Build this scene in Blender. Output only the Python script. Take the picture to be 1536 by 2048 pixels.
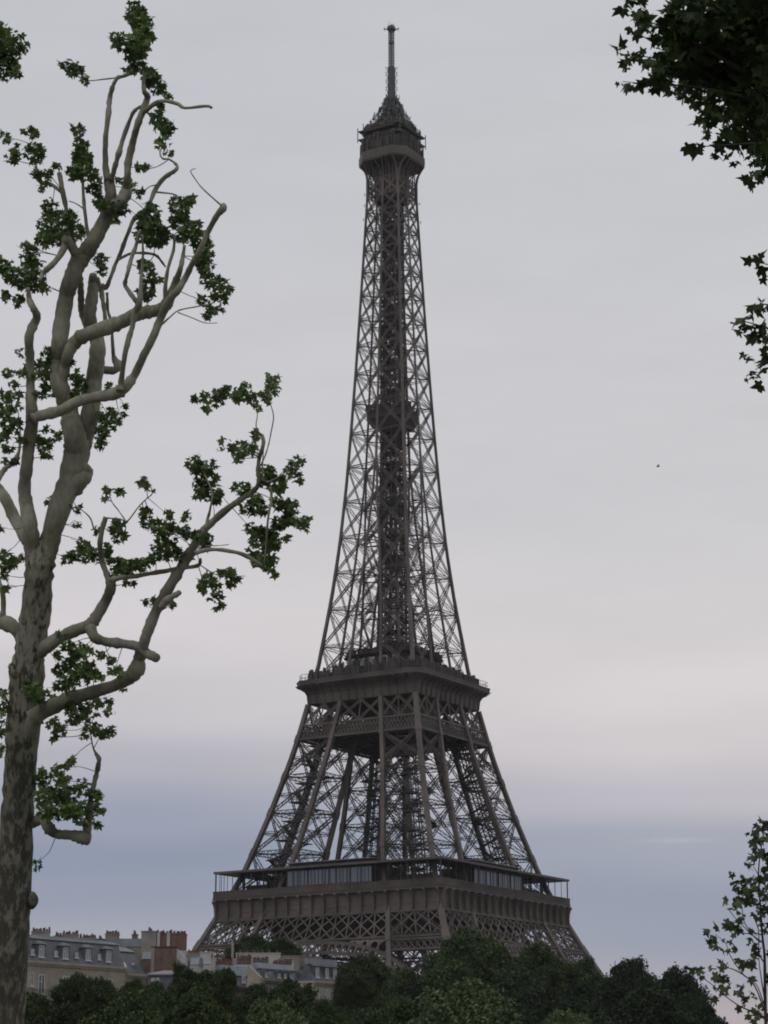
import bpy, math, random
import numpy as np
from math import radians, sin, cos, tan, pi, sqrt, atan2
for o in list(bpy.data.objects): bpy.data.objects.remove(o)
S = bpy.context.scene
COL = S.collection
random.seed(7)
RNG = np.random.default_rng(11)

# ------------------------------------------------------------------ camera
AZ, DIST, CAMH, FPX, PIT, YAW, ROLL = radians(31.496), 582.9, 4.65, 4233.2, radians(15.545), radians(-.262), radians(-.171)
CP = np.array([DIST*sin(AZ), -DIST*cos(AZ), CAMH])
FH = np.array([-sin(AZ-YAW), cos(AZ-YAW), 0.0])          # horizontal forward
RH = np.array([FH[1], -FH[0], 0.0])                       # horizontal right
FW = FH*cos(PIT)+np.array([0, 0, 1])*sin(PIT)
U0 = np.cross(RH, FW)
RV = RH*cos(ROLL)+U0*sin(ROLL)
UV = -RH*sin(ROLL)+U0*cos(ROLL)
from mathutils import Matrix, Vector
cd = bpy.data.cameras.new('camera'); cam = bpy.data.objects.new('camera', cd); COL.objects.link(cam)
M = Matrix.Identity(4)
for i in range(3):
    M[i][0] = RV[i]; M[i][1] = UV[i]; M[i][2] = -FW[i]; M[i][3] = CP[i]
cam.matrix_world = M
cd.sensor_fit = 'VERTICAL'; cd.sensor_height = 36.0; cd.lens = FPX/2048*36.0
cd.clip_start = 0.5; cd.clip_end = 20000
S.camera = cam
S.render.resolution_x = 768; S.render.resolution_y = 1024

def at(px, py, d):
    """point seen at photo pixel (1536 x 2048) at distance d along the view axis"""
    return CP+(FW+RV*(px-768)/FPX-UV*(py-1024)/FPX)*d
GZ = 2.6   # ground level

# ------------------------------------------------------------------ world
W_ = bpy.data.worlds.new('World'); S.world = W_; W_.use_nodes = True
nt = W_.node_tree; N = nt.nodes; L = nt.links
for n in list(N): N.remove(n)
out = N.new('ShaderNodeOutputWorld'); bg = N.new('ShaderNodeBackground')
L.new(bg.outputs[0], out.inputs[0]); bg.inputs[1].default_value = 1.0
SUN_EL, SUN_ROT = radians(50), AZ+radians(-25)
sky = N.new('ShaderNodeTexSky'); sky.sky_type = 'NISHITA'; sky.sun_disc = False
sky.sun_elevation = SUN_EL; sky.sun_rotation = radians(180)-SUN_ROT
tc = N.new('ShaderNodeTexCoord')
sep = N.new('ShaderNodeSeparateXYZ'); L.new(tc.outputs['Generated'], sep.inputs[0])
def math_(op, a, b=None, c=None, clamp=False):
    m = N.new('ShaderNodeMath'); m.operation = op; m.use_clamp = clamp
    for i, v in enumerate((a, b, c)):
        if v is None: continue
        if isinstance(v, (int, float)): m.inputs[i].default_value = v
        else: L.new(v, m.inputs[i])
    return m.outputs[0]
def lin(c):
    return tuple(((v/255+.055)/1.055)**2.4 if v > 10 else v/255/12.92 for v in c)
mp = N.new('ShaderNodeMapping'); mp.inputs['Scale'].default_value = (3.2, 3.2, 16)
L.new(tc.outputs['Generated'], mp.inputs[0])
nz = N.new('ShaderNodeTexNoise'); nz.inputs['Scale'].default_value = 1.6; nz.inputs['Detail'].default_value = 3
L.new(mp.outputs[0], nz.inputs[0])
nzo = math_('MULTIPLY', math_('SUBTRACT', nz.outputs[0], .5), .018)
el = math_('ADD', math_('ADD', sep.outputs[2], nzo), .004)          # ~ sin(elevation) with soft cloud drift
def ramp(stops, src):
    r = N.new('ShaderNodeValToRGB'); cr = r.color_ramp; cr.interpolation = 'EASE'
    while len(cr.elements) > 1: cr.elements.remove(cr.elements[-1])
    first = True
    for e, c in stops:
        p = sin(radians(e))/1.0
        if first: el_ = cr.elements[0]; el_.position = p; first = False
        else: el_ = cr.elements.new(p)
        el_.color = (*lin(c), 1)
    L.new(src, r.inputs[0]); return r.outputs[0]
left = ramp([(0, (188, 180, 181)), (3.3, (196, 189, 190)), (4.4, (165, 168, 180)), (5.4, (147, 154, 173)), (6.4, (140, 149, 169)),
             (7.6, (153, 159, 177)), (9.0, (179, 178, 187)), (10.6, (203, 199, 203)), (12.6, (214, 209, 211)), (16, (204, 202, 206)),
             (29, (193, 195, 200)), (40, (202, 204, 209)), (60, (225, 227, 232)), (89, (238, 240, 245))], el)
right = ramp([(0, (180, 168, 172)), (2.2, (180, 170, 174)), (3.3, (163, 163, 175)), (4.3, (152, 157, 174)), (5.3, (150, 156, 174)),
              (6.6, (164, 168, 182)), (8.0, (193, 189, 196)), (9.4, (214, 207, 209)), (11, (219, 213, 213)), (13, (211, 207, 208)), (16, (204, 203, 206)),
              (29, (196, 198, 202)), (40, (204, 206, 210)), (60, (225, 227, 232)), (89, (238, 240, 245))], el)
dp = N.new('ShaderNodeVectorMath'); dp.operation = 'DOT_PRODUCT'; L.new(tc.outputs['Generated'], dp.inputs[0]); dp.inputs[1].default_value = tuple(RH)
mr = N.new('ShaderNodeMapRange'); mr.interpolation_type = 'SMOOTHSTEP'; L.new(dp.outputs['Value'], mr.inputs[0])
mr.inputs[1].default_value = -.13; mr.inputs[2].default_value = .15
mx = N.new('ShaderNodeMix'); mx.data_type = 'RGBA'; L.new(mr.outputs[0], mx.inputs[0]); L.new(left, mx.inputs[6]); L.new(right, mx.inputs[7])
# a small pale wisp of cloud low on the right
wdir = at(1355, 1683, 1.0)-CP; wdir /= np.linalg.norm(wdir)
wx = math_('DIVIDE', math_('SUBTRACT', dp.outputs['Value'], float(wdir@RH)), .016)
wz = math_('DIVIDE', math_('SUBTRACT', math_('ADD', sep.outputs[2], math_('MULTIPLY', nzo, .15)), float(wdir[2])), .0011)
wr = math_('ADD', math_('MULTIPLY', wx, wx), math_('MULTIPLY', wz, wz))
wf = math_('MULTIPLY', math_('EXPONENT', math_('MULTIPLY', wr, -1)), .25)
mw = N.new('ShaderNodeMix'); mw.data_type = 'RGBA'; L.new(wf, mw.inputs[0]); L.new(mx.outputs[2], mw.inputs[6]); mw.inputs[7].default_value = (*lin((215, 212, 214)), 1)
sk = N.new('ShaderNodeVectorMath'); sk.operation = 'SCALE'; L.new(sky.outputs[0], sk.inputs[0]); sk.inputs[3].default_value = .06
n2 = N.new('ShaderNodeTexNoise'); n2.inputs['Scale'].default_value = 3.2; n2.inputs['Detail'].default_value = 5; n2.inputs['Roughness'].default_value = .55; L.new(mp.outputs[0], n2.inputs[0])
cf = math_('MULTIPLY_ADD', n2.outputs[0], .14, .975)
cm = N.new('ShaderNodeVectorMath'); cm.operation = 'SCALE'; L.new(mw.outputs[2], cm.inputs[0]); L.new(cf, cm.inputs[3])
mz = N.new('ShaderNodeMix'); mz.data_type = 'RGBA'; mz.inputs[0].default_value = .04
L.new(cm.outputs[0], mz.inputs[6]); L.new(sk.outputs[0], mz.inputs[7]); L.new(mz.outputs[2], bg.inputs[0])

sd = bpy.data.lights.new('sun', 'SUN'); sd.energy = .5; sd.angle = radians(35); sd.color = (1, .97, .93)
sun = bpy.data.objects.new('sun', sd); COL.objects.link(sun)
sv = Vector((sin(SUN_ROT)*cos(SUN_EL), -cos(SUN_ROT)*cos(SUN_EL), sin(SUN_EL)))
sun.rotation_euler = (-sv).to_track_quat('-Z', 'Y').to_euler()
vs = S.view_settings; vs.view_transform = 'Standard'; vs.look = 'None'; vs.gamma = 1; vs.exposure = 0.0
S.render.engine = 'CYCLES'; S.cycles.max_bounces = 5; S.cycles.transparent_max_bounces = 12
S.cycles.filter_width = 1.9

# ------------------------------------------------------------------ materials
def mat(name, col, rough=.7, var=.25, scale=.6, bump=0, bscale=8, col2=None, metallic=0, translucent=0, rnd=0, spec=.3, contrast=None):
    m = bpy.data.materials.new(name); m.use_nodes = True
    t = m.node_tree; n = t.nodes; l = t.links; b = n['Principled BSDF']
    b.inputs['Roughness'].default_value = rough; b.inputs['Metallic'].default_value = metallic
    b.inputs['Specular IOR Level'].default_value = spec
    co = n.new('ShaderNodeTexCoord'); no = n.new('ShaderNodeTexNoise'); no.inputs['Scale'].default_value = scale; no.inputs['Detail'].default_value = 6
    l.new(co.outputs['Object'], no.inputs[0])
    cr = n.new('ShaderNodeValToRGB'); l.new(no.outputs[0], cr.inputs[0])
    c2 = col2 or tuple(v*(1-var) for v in col)
    lo, hi = contrast or (.3, .7)
    cr.color_ramp.elements[0].position = lo; cr.color_ramp.elements[1].position = hi
    cr.color_ramp.elements[0].color = (*c2, 1); cr.color_ramp.elements[1].color = (*(tuple(min(1, v*(1+var*.6)) for v in col) if not col2 else col), 1)
    src = cr.outputs[0]
    if rnd:
        oi = n.new('ShaderNodeNewGeometry'); hs = n.new('ShaderNodeHueSaturation'); mm = n.new('ShaderNodeMath'); mm.operation = 'MULTIPLY_ADD'
        l.new(oi.outputs['Random Per Island'], mm.inputs[0]); mm.inputs[1].default_value = rnd; mm.inputs[2].default_value = 1-rnd/2
        l.new(mm.outputs[0], hs.inputs['Value']); l.new(src, hs.inputs['Color']); src = hs.outputs[0]
    l.new(src, b.inputs['Base Color'])
    if bump:
        bn = n.new('ShaderNodeTexNoise'); bn.inputs['Scale'].default_value = bscale; bn.inputs['Detail'].default_value = 5; l.new(co.outputs['Object'], bn.inputs[0])
        bm_ = n.new('ShaderNodeBump'); bm_.inputs['Strength'].default_value = bump; l.new(bn.outputs[0], bm_.inputs['Height']); l.new(bm_.outputs[0], b.inputs['Normal'])
    if translucent:
        tr = n.new('ShaderNodeBsdfTranslucent'); l.new(src, tr.inputs[0]); ms = n.new('ShaderNodeMixShader'); ms.inputs[0].default_value = translucent
        l.new(b.outputs[0], ms.inputs[1]); l.new(tr.outputs[0], ms.inputs[2]); l.new(ms.outputs[0], n['Material Output'].inputs[0])
    return m
MT = {
 'iron': mat('tower_paint', (.096, .077, .068), .55, .42, .12),
 'iron_shaded': mat('tower_paint_shaded', (.05, .042, .038), .6, .3, .3),  # same tower paint darkened, shade of the inner parts put into the colour
 'iron_grey': mat('mast_metal', (.06, .062, .06), .5, .3, .8),
 'concrete': mat('masonry', (.32, .30, .27), .9, .2, .4, .2),
 'ground': mat('ground', (.13, .125, .115), .95, .3, .05, .1),
 'cream': mat('limestone', (.29, .255, .205), .9, .22, .5, .1),
 'cream_grey': mat('render_grey', (.23, .21, .185), .9, .25, .5, .1),
 'white': mat('white_render', (.36, .355, .34), .85, .15, .5),
 'brick': mat('brick', (.135, .088, .07), .9, .3, 1.2, .2),
 'pot': mat('terracotta', (.12, .055, .045), .8, .3, 2.0),
 'zinc': mat('zinc', (.17, .185, .205), .45, .25, .4, spec=.5),
 'slate': mat('slate', (.075, .082, .095), .55, .3, 1.0, .1, spec=.5),
 'frame': mat('window_frame_paint', (.45, .45, .44), .6, .1, 1.0),
 'railing': mat('balcony_iron', (.05, .05, .055), .6, .1, 1.0),
 'orange': mat('orange_blind', (.35, .16, .05), .8, .1, 1.0),
 'bark_far': mat('bark_dark', (.07, .06, .045), .9, .3, 1.0),
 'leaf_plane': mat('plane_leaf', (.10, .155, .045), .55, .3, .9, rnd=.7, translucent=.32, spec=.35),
 'leaf_shade': mat('shaded_overhang_leaf', (.04, .066, .02), .6, .3, .9, rnd=.7, translucent=.16, spec=.2),  # plane leaf colour darkened, shade from the crown above painted in
 'leaf_sapling': mat('sapling_leaf', (.062, .085, .034), .6, .3, .9, rnd=.8, translucent=.2, spec=.3),
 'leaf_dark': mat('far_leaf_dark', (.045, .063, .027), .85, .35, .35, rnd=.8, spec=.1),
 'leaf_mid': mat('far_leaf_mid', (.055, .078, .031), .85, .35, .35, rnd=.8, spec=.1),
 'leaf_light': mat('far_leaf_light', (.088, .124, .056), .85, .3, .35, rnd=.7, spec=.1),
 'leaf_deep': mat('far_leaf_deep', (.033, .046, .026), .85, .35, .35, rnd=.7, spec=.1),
 'feather': mat('feather', (.08, .08, .09), .8, .2, 4),
}
def glass(name, col, gl, rough):
    m = bpy.data.materials.new(name); m.use_nodes = True; n = m.node_tree.nodes; l = m.node_tree.links
    b = n['Principled BSDF']; b.inputs['Base Color'].default_value = (*col, 1); b.inputs['Roughness'].default_value = .3
    g = n.new('ShaderNodeBsdfGlossy'); g.inputs['Roughness'].default_value = rough; g.inputs[0].default_value = (.85, .92, 1, 1)
    s = n.new('ShaderNodeMixShader'); s.inputs[0].default_value = gl
    l.new(b.outputs[0], s.inputs[1]); l.new(g.outputs[0], s.inputs[2]); l.new(s.outputs[0], n['Material Output'].inputs[0]); return m
MT['glass'] = glass('gallery_glass', (.05, .055, .06), .12, .12)
MT['pane'] = glass('window_pane', (.05, .055, .06), .22, .15)
# plane tree bark: pale cream-olive with dark flaking patches, rougher and darker low on the old trunk
def bark(patches=True):
    m = bpy.data.materials.new('plane_bark' if patches else 'limb_bark'); m.use_nodes = True; t = m.node_tree; n = t.nodes; l = t.links; b = n['Principled BSDF']
    b.inputs['Roughness'].default_value = .85; b.inputs['Specular IOR Level'].default_value = .2
    co = n.new('ShaderNodeTexCoord'); g = n.new('ShaderNodeMapping'); g.inputs['Scale'].default_value = (1, 1, .35); l.new(co.outputs['Object'], g.inputs[0])
    def noise(s, d=5, r=.5):
        x = n.new('ShaderNodeTexNoise'); x.inputs['Scale'].default_value = s; x.inputs['Detail'].default_value = d; x.inputs['Roughness'].default_value = r; l.new(g.outputs[0], x.inputs[0]); return x.outputs[0]
    def rp(src, a, bb, ca, cb):
        r = n.new('ShaderNodeValToRGB'); r.color_ramp.elements[0].position = a; r.color_ramp.elements[1].position = bb
        r.color_ramp.elements[0].color = (*ca, 1); r.color_ramp.elements[1].color = (*cb, 1); l.new(src, r.inputs[0]); return r.outputs[0]
    base = rp(noise(1.5, 3), .35, .65, (.20, .20, .145), (.33, .32, .255))
    sp = n.new('ShaderNodeSeparateXYZ'); l.new(co.outputs['Object'], sp.inputs[0])
    h = n.new('ShaderNodeMapRange'); l.new(sp.outputs[2], h.inputs[0]); h.inputs[1].default_value = 9; h.inputs[2].default_value = 19; h.inputs[3].default_value = .055 if patches else -.3; h.inputs[4].default_value = -.06 if patches else -.3
    ad = n.new('ShaderNodeMath'); ad.operation = 'ADD'; l.new(noise(7.5 if patches else 6, 8, .68), ad.inputs[0]); l.new(h.outputs[0], ad.inputs[1])
    msk = rp(ad.outputs[0], .48, .57, (0, 0, 0), (1, 1, 1))
    mix = n.new('ShaderNodeMix'); mix.data_type = 'RGBA'; l.new(msk, mix.inputs[0]); l.new(base, mix.inputs[6]); mix.inputs[7].default_value = (.042, .045, .034, 1)
    fine = rp(noise(11, 6, .65), .3, .7, (.62, .61, .58), (1.08, 1.08, 1.06))
    mu = n.new('ShaderNodeMix'); mu.data_type = 'RGBA'; mu.blend_type = 'MULTIPLY'; mu.inputs[0].default_value = 1; l.new(mix.outputs[2], mu.inputs[6]); l.new(fine, mu.inputs[7])
    # older, duller skin toward the base
    h2 = n.new('ShaderNodeMapRange'); l.new(sp.outputs[2], h2.inputs[0]); h2.inputs[1].default_value = 9; h2.inputs[2].default_value = 19; h2.inputs[3].default_value = .45; h2.inputs[4].default_value = 0
    mo = n.new('ShaderNodeMix'); mo.data_type = 'RGBA'; l.new(h2.outputs[0], mo.inputs[0]); l.new(mu.outputs[2], mo.inputs[6]); mo.inputs[7].default_value = (.085, .08, .062, 1)
    l.new(mo.outputs[2], b.inputs['Base Color'])
    bp = n.new('ShaderNodeBump'); bp.inputs['Strength'].default_value = .35; bp.inputs['Distance'].default_value = .02; l.new(ad.outputs[0], bp.inputs['Height']); l.new(bp.outputs[0], b.inputs['Normal'])
    return m
MT['bark'] = bark(); MT['limb'] = bark(False)

# ------------------------------------------------------------------ mesh helpers
class MB:
    def __init__(s): s.v = []; s.f = []; s.nv = 0; s.b = []
    def add(s, v, f):
        s.v.append(np.asarray(v, float).reshape(-1, 3)); s.f += [tuple(i+s.nv for i in q) for q in f]; s.nv += len(s.v[-1])
    def beam(s, p, q, w, h=None, up=(0, 0, 1)):
        s.b.append((*p, *q, w, h or w, *up))
    def box(s, lo, hi, fr=None):
        x0, y0, z0 = lo; x1, y1, z1 = hi
        v = np.array([(x0, y0, z0), (x1, y0, z0), (x1, y1, z0), (x0, y1, z0), (x0, y0, z1), (x1, y0, z1), (x1, y1, z1), (x0, y1, z1)])
        if fr is not None: v = fr(v)
        s.add(v, [(0, 3, 2, 1), (4, 5, 6, 7), (0, 1, 5, 4), (1, 2, 6, 5), (2, 3, 7, 6), (3, 0, 4, 7)])
    def rings(s, rs, cap0=True, cap1=True):
        n = len(rs[0]); f = []
        for k in range(len(rs)-1):
            for i in range(n):
                j = (i+1) % n; f.append((k*n+i, k*n+j, (k+1)*n+j, (k+1)*n+i))
        if cap0: f.append(tuple(range(n))[::-1])
        if cap1: f.append(tuple((len(rs)-1)*n+i for i in range(n)))
        s.add(np.concatenate([np.asarray(r) for r in rs]), f)
    def build(s, name, m, parent=None, smooth=False):
        V = list(s.v); F = list(s.f); nv = s.nv
        if s.b:
            A = np.array(s.b, float); P = A[:, :3]; Q = A[:, 3:6]; w = A[:, 6:7]/2; h = A[:, 7:8]/2; up = A[:, 8:11]
            d = Q-P; d /= np.linalg.norm(d, axis=1)[:, None]+1e-9
            a = np.cross(d, up); na = np.linalg.norm(a, axis=1)
            bad = na < .05; a[bad] = np.cross(d[bad], np.array([1., .3, 0])); a /= np.linalg.norm(a, axis=1)[:, None]
            b = np.cross(a, d)
            c = [P-a*w-b*h, P+a*w-b*h, P+a*w+b*h, P-a*w+b*h, Q-a*w-b*h, Q+a*w-b*h, Q+a*w+b*h, Q-a*w+b*h]
            vv = np.stack(c, 1).reshape(-1, 3); V.append(vv)
            base = nv+8*np.arange(len(A))[:, None, None]
            ff = (base+np.array([(0, 3, 2, 1), (4, 5, 6, 7), (0, 1, 5, 4), (1, 2, 6, 5), (2, 3, 7, 6), (3, 0, 4, 7)])[None]).reshape(-1, 4)
            F += [tuple(x) for x in ff.tolist()]
        me = bpy.data.meshes.new(name)
        vv = np.concatenate(V)
        me.from_pydata(vv.tolist(), [], F)
        if m is not None: me.materials.append(m)
        if smooth: me.polygons.foreach_set('use_smooth', [True]*len(me.polygons))
        o = bpy.data.objects.new(name, me); COL.objects.link(o)
        if parent is not None:
            o.parent = parent; o.matrix_parent_inverse = Matrix.Translation(-parent_world(parent))
        return o
def parent_world(p):
    return Vector(p.location) if p.type == 'EMPTY' else Vector((0, 0, 0))
def fastmesh(name, V, F, m, parent=None):
    """V (n,3), F (k,q) numpy"""
    me = bpy.data.meshes.new(name); q = F.shape[1]
    me.vertices.add(len(V)); me.vertices.foreach_set('co', V.astype(np.float32).ravel())
    me.loops.add(F.size); me.loops.foreach_set('vertex_index', F.astype(np.int32).ravel())
    me.polygons.add(len(F)); me.polygons.foreach_set('loop_start', (np.arange(len(F))*q).astype(np.int32)); me.polygons.foreach_set('loop_total', np.full(len(F), q, np.int32))
    me.update(); me.validate(); me.materials.append(m)
    o = bpy.data.objects.new(name, me); COL.objects.link(o)
    if parent is not None:
        o.parent = parent; o.matrix_parent_inverse = Matrix.Translation(-parent_world(parent))
    return o
def empty(name, loc, label, cat, group=None):
    o = bpy.data.objects.new(name, None); COL.objects.link(o); o.location = tuple(float(v) for v in loc)
    o.empty_display_size = 1; o['label'] = label; o['category'] = cat
    if group: o['group'] = group
    return o

# ------------------------------------------------------------------ ground
g = MB(); R_ = 2500
g.add([(-R_, -R_, GZ), (R_, -R_, GZ), (R_, R_, GZ), (-R_, R_, GZ)], [(0, 1, 2, 3)])
go = g.build('ground', MT['ground']); go['kind'] = 'structure'

# ================================================================== THE TOWER
TW = empty('lattice_tower', (0, 0, 0), 'tall brown iron lattice tower with three platforms and a mast', 'tower')
PW = np.array([(0, 62.5), (20, 50.5), (44, 37.9), (51, 34.75), (57, 32.1), (64.5, 29.1), (80, 24.4), (93, 20.9), (101, 19.05), (110, 17.25), (121, 15.25), (131, 13.9), (141, 12.6), (156, 11.05), (173, 9.75), (190, 8.75), (208, 7.8), (227, 6.9), (245, 6.1), (263, 5.35), (300, 5.3)])
PG = np.array([(0, 37.5), (44, 21.4), (51, 19.4), (57, 17.0), (65, 14.2), (99, 8.15), (110, 6.45), (115.7, 5.7), (123, 4.9), (136.5, 3.95), (148, 2.8), (158, 1.9), (169, .85), (179, 0.28), (300, .28)])
def W(z): return float(np.interp(z, PW[:, 0], PW[:, 1]))
def G(z): return float(np.interp(z, PG[:, 0], PG[:, 1]))
def rot(k, p):
    x, y, z = p
    for _ in range(k): x, y = -y, x
    return np.array([x, y, z])
def FP(k, x, z, inset=0): return rot(k, (x, -(W(z)-inset), z))
def nrm(k): return rot(k, (0, -1, 0))
def truss(mb, p, q, w, n, rail=.14, lace=.09, step=None, solid=False):
    """flat laced girder from p to q lying in the plane of normal n"""
    p = np.asarray(p, float); q = np.asarray(q, float); d = q-p; Ln = np.linalg.norm(d)
    if Ln < .3: return
    d /= Ln; s = np.cross(n, d); s /= np.linalg.norm(s)+1e-9
    o = s*w/2
    mb.beam(p+o, q+o, rail, rail, n); mb.beam(p-o, q-o, rail, rail, n)
    if lace:
        step = step or w*1.1; k = max(2, int(Ln/step)); sg = 1
        for i in range(k):
            a = p+d*Ln*i/k+o*sg; b = p+d*Ln*(i+1)/k-o*sg; mb.beam(a, b, lace, lace, n); sg = -sg
def octo(z, w, c):
    return np.array([(-w+c, -w, z), (w-c, -w, z), (w, -w+c, z), (w, w-c, z), (w-c, w, z), (-w+c, w, z), (-w, w-c, z), (-w, -w+c, z)])

# --- masonry feet and legs below the first platform
def pillar(z_nodes, sx, sy, cw, tw, name, detail=True):
    P = lambda i, j, z: np.array([sx*(W(z) if i == 0 else G(z)), sy*(W(z) if j == 0 else G(z)), z])
    la = MB(); posts = []
    for i in (0, 1):
        for j in (0, 1):
            ch = MB(); posts.append(ch)
            for z in z_nodes[1:-1]:
                q0, q1 = P(i, j, z-cw*.9), P(i, j, z+cw*.9); ch.beam(q0, q1, cw*1.22, cw*1.22, (1, 0, 0))
            for a, b in zip(z_nodes[:-1], z_nodes[1:]):
                zs = np.linspace(a, b, 3)
                for z0, z1 in zip(zs[:-1], zs[1:]):
                    ch.beam(P(i, j, z0), P(i, j, z1+.05), cw, cw, (1, 0, 0))
    # outer / inner faces of the pillar
    faces = [((0, 0), (1, 0), (0, 1, 0)), ((0, 0), (0, 1), (1, 0, 0)), ((1, 0), (1, 1), (1, 0, 0)), ((0, 1), (1, 1), (0, 1, 0))]
    for fi, (A, B, n) in enumerate(faces):
        n = np.array(n, float)
        for a, b in zip(z_nodes[:-1], z_nodes[1:]):
            truss(la, P(*A, a), P(*B, b), tw, n, .2, .1); truss(la, P(*B, a), P(*A, b), tw, n, .2, .1)
            truss(la, P(*A, a), P(*B, a), tw*1.1, n, .22, .12)
            if detail:
                m = (a+b)/2
                truss(la, P(*A, m), P(*B, m), tw*.7, n, .13, .08)
                if fi > 1:
                    mt = (P(*A, b)+P(*B, b))/2; truss(la, P(*A, m), mt, tw*.5, n, .12, 0); truss(la, P(*B, m), mt, tw*.5, n, .12, 0)
    # diaphragms
    if detail:
        for z in z_nodes[1:-1]:
            truss(la, P(0, 0, z), P(1, 1, z), tw, (0, 0, 1), .18, .1); truss(la, P(0, 1, z), P(1, 0, z), tw, (0, 0, 1), .18, .1)
    o = la.build(name, MT['iron_shaded'], TW)
    for ch in posts: ch.build('post', MT['iron'], o)
    return o, P
for sx in (-1, 1):
    for sy in (-1, 1):
        o, P = pillar([GZ-1, 15, 29, 44.2, 57.2], sx, sy, 1.25, 1.2, 'leg')
        for i in (0, 1):
            for j in (0, 1):
                f = MB(); c = P(i, j, 0); f.box((c[0]-3.4, c[1]-3.4, 0), (c[0]+3.4, c[1]+3.4, GZ+1.2)); f.build('masonry_foot', MT['concrete'], o)
        # pillars between first and second platform
        zn = [57.2, 68.9, 79.9, 89.9, 100.3, 109.9]
        o, P = pillar(zn, sx, sy, 1.12, .85, 'pillar')
        st = MB(); rr = random.Random(sx*3+sy)
        # stair flights, landings, inclined lift track climbing inside the pillar
        z = 58.0; k = 0
        c2 = lambda z, a, b: P(0, 0, z)*(1-a)*(1-b)+P(1, 0, z)*a*(1-b)+P(0, 1, z)*(1-a)*b+P(1, 1, z)*a*b
        cor = [(.25, .3), (.7, .3), (.7, .7), (.25, .7)]
        while z < 99:
            a, b = cor[k % 4]; a2, b2 = cor[(k+1) % 4]
            p = c2(z, a, b); q = c2(z+2.3, a2, b2)
            st.beam(p, q, 1.3, .18); st.beam(p+(0, 0, 1.1), q+(0, 0, 1.1), .1, .1); 
            for t in np.linspace(0, 1, 6): r = p+(q-p)*t; st.beam(r, r+np.array([0, 0, 1.1]), .08)
            st.box((q[0]-1.0, q[1]-1.0, q[2]-.15), (q[0]+1.0, q[1]+1.0, q[2]+.05))
            z += 2.3; k += 1
        st.build('stair', MT['iron_shaded'], o)
        tr = MB()
        for da in (.38, .55):
            for db in (.4, .6):
                for z0 in np.arange(57.5, 108, 3.0):
                    tr.beam(c2(z0, da, db), c2(min(z0+3.05, 109), da, db), .3)
        for z0 in np.arange(58.5, 108, 1.5):
            tr.beam(c2(z0, .38, .4), c2(z0, .55, .4), .16); tr.beam(c2(z0, .38, .6), c2(z0, .55, .6), .16)
            tr.beam(c2(z0, .38, .4), c2(z0+1.5, .38, .6), .12); tr.beam(c2(z0, .55, .6), c2(z0+1.5, .55, .4), .12)
        # small service platforms hung on the lift track
        for z0 in np.arange(62, 106, 5.2):
            p = c2(z0, .46, .22); s = 1.9
            tr.box((p[0]-s, p[1]-s, z0-.25), (p[0]+s, p[1]+s, z0)); 
            for ex in (-s, s):
                for ey in (-s, s): tr.beam((p[0]+ex, p[1]+ey, z0), (p[0]+ex, p[1]+ey, z0+2.2), .12)
            tr.beam((p[0]-s, p[1]-s, z0+2.2), (p[0]+s, p[1]-s, z0+2.2), .12); tr.beam((p[0]-s, p[1]+s, z0+2.2), (p[0]+s, p[1]+s, z0+2.2), .12)
        tr.build('lift_track', MT['iron_shaded'], o)

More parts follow.
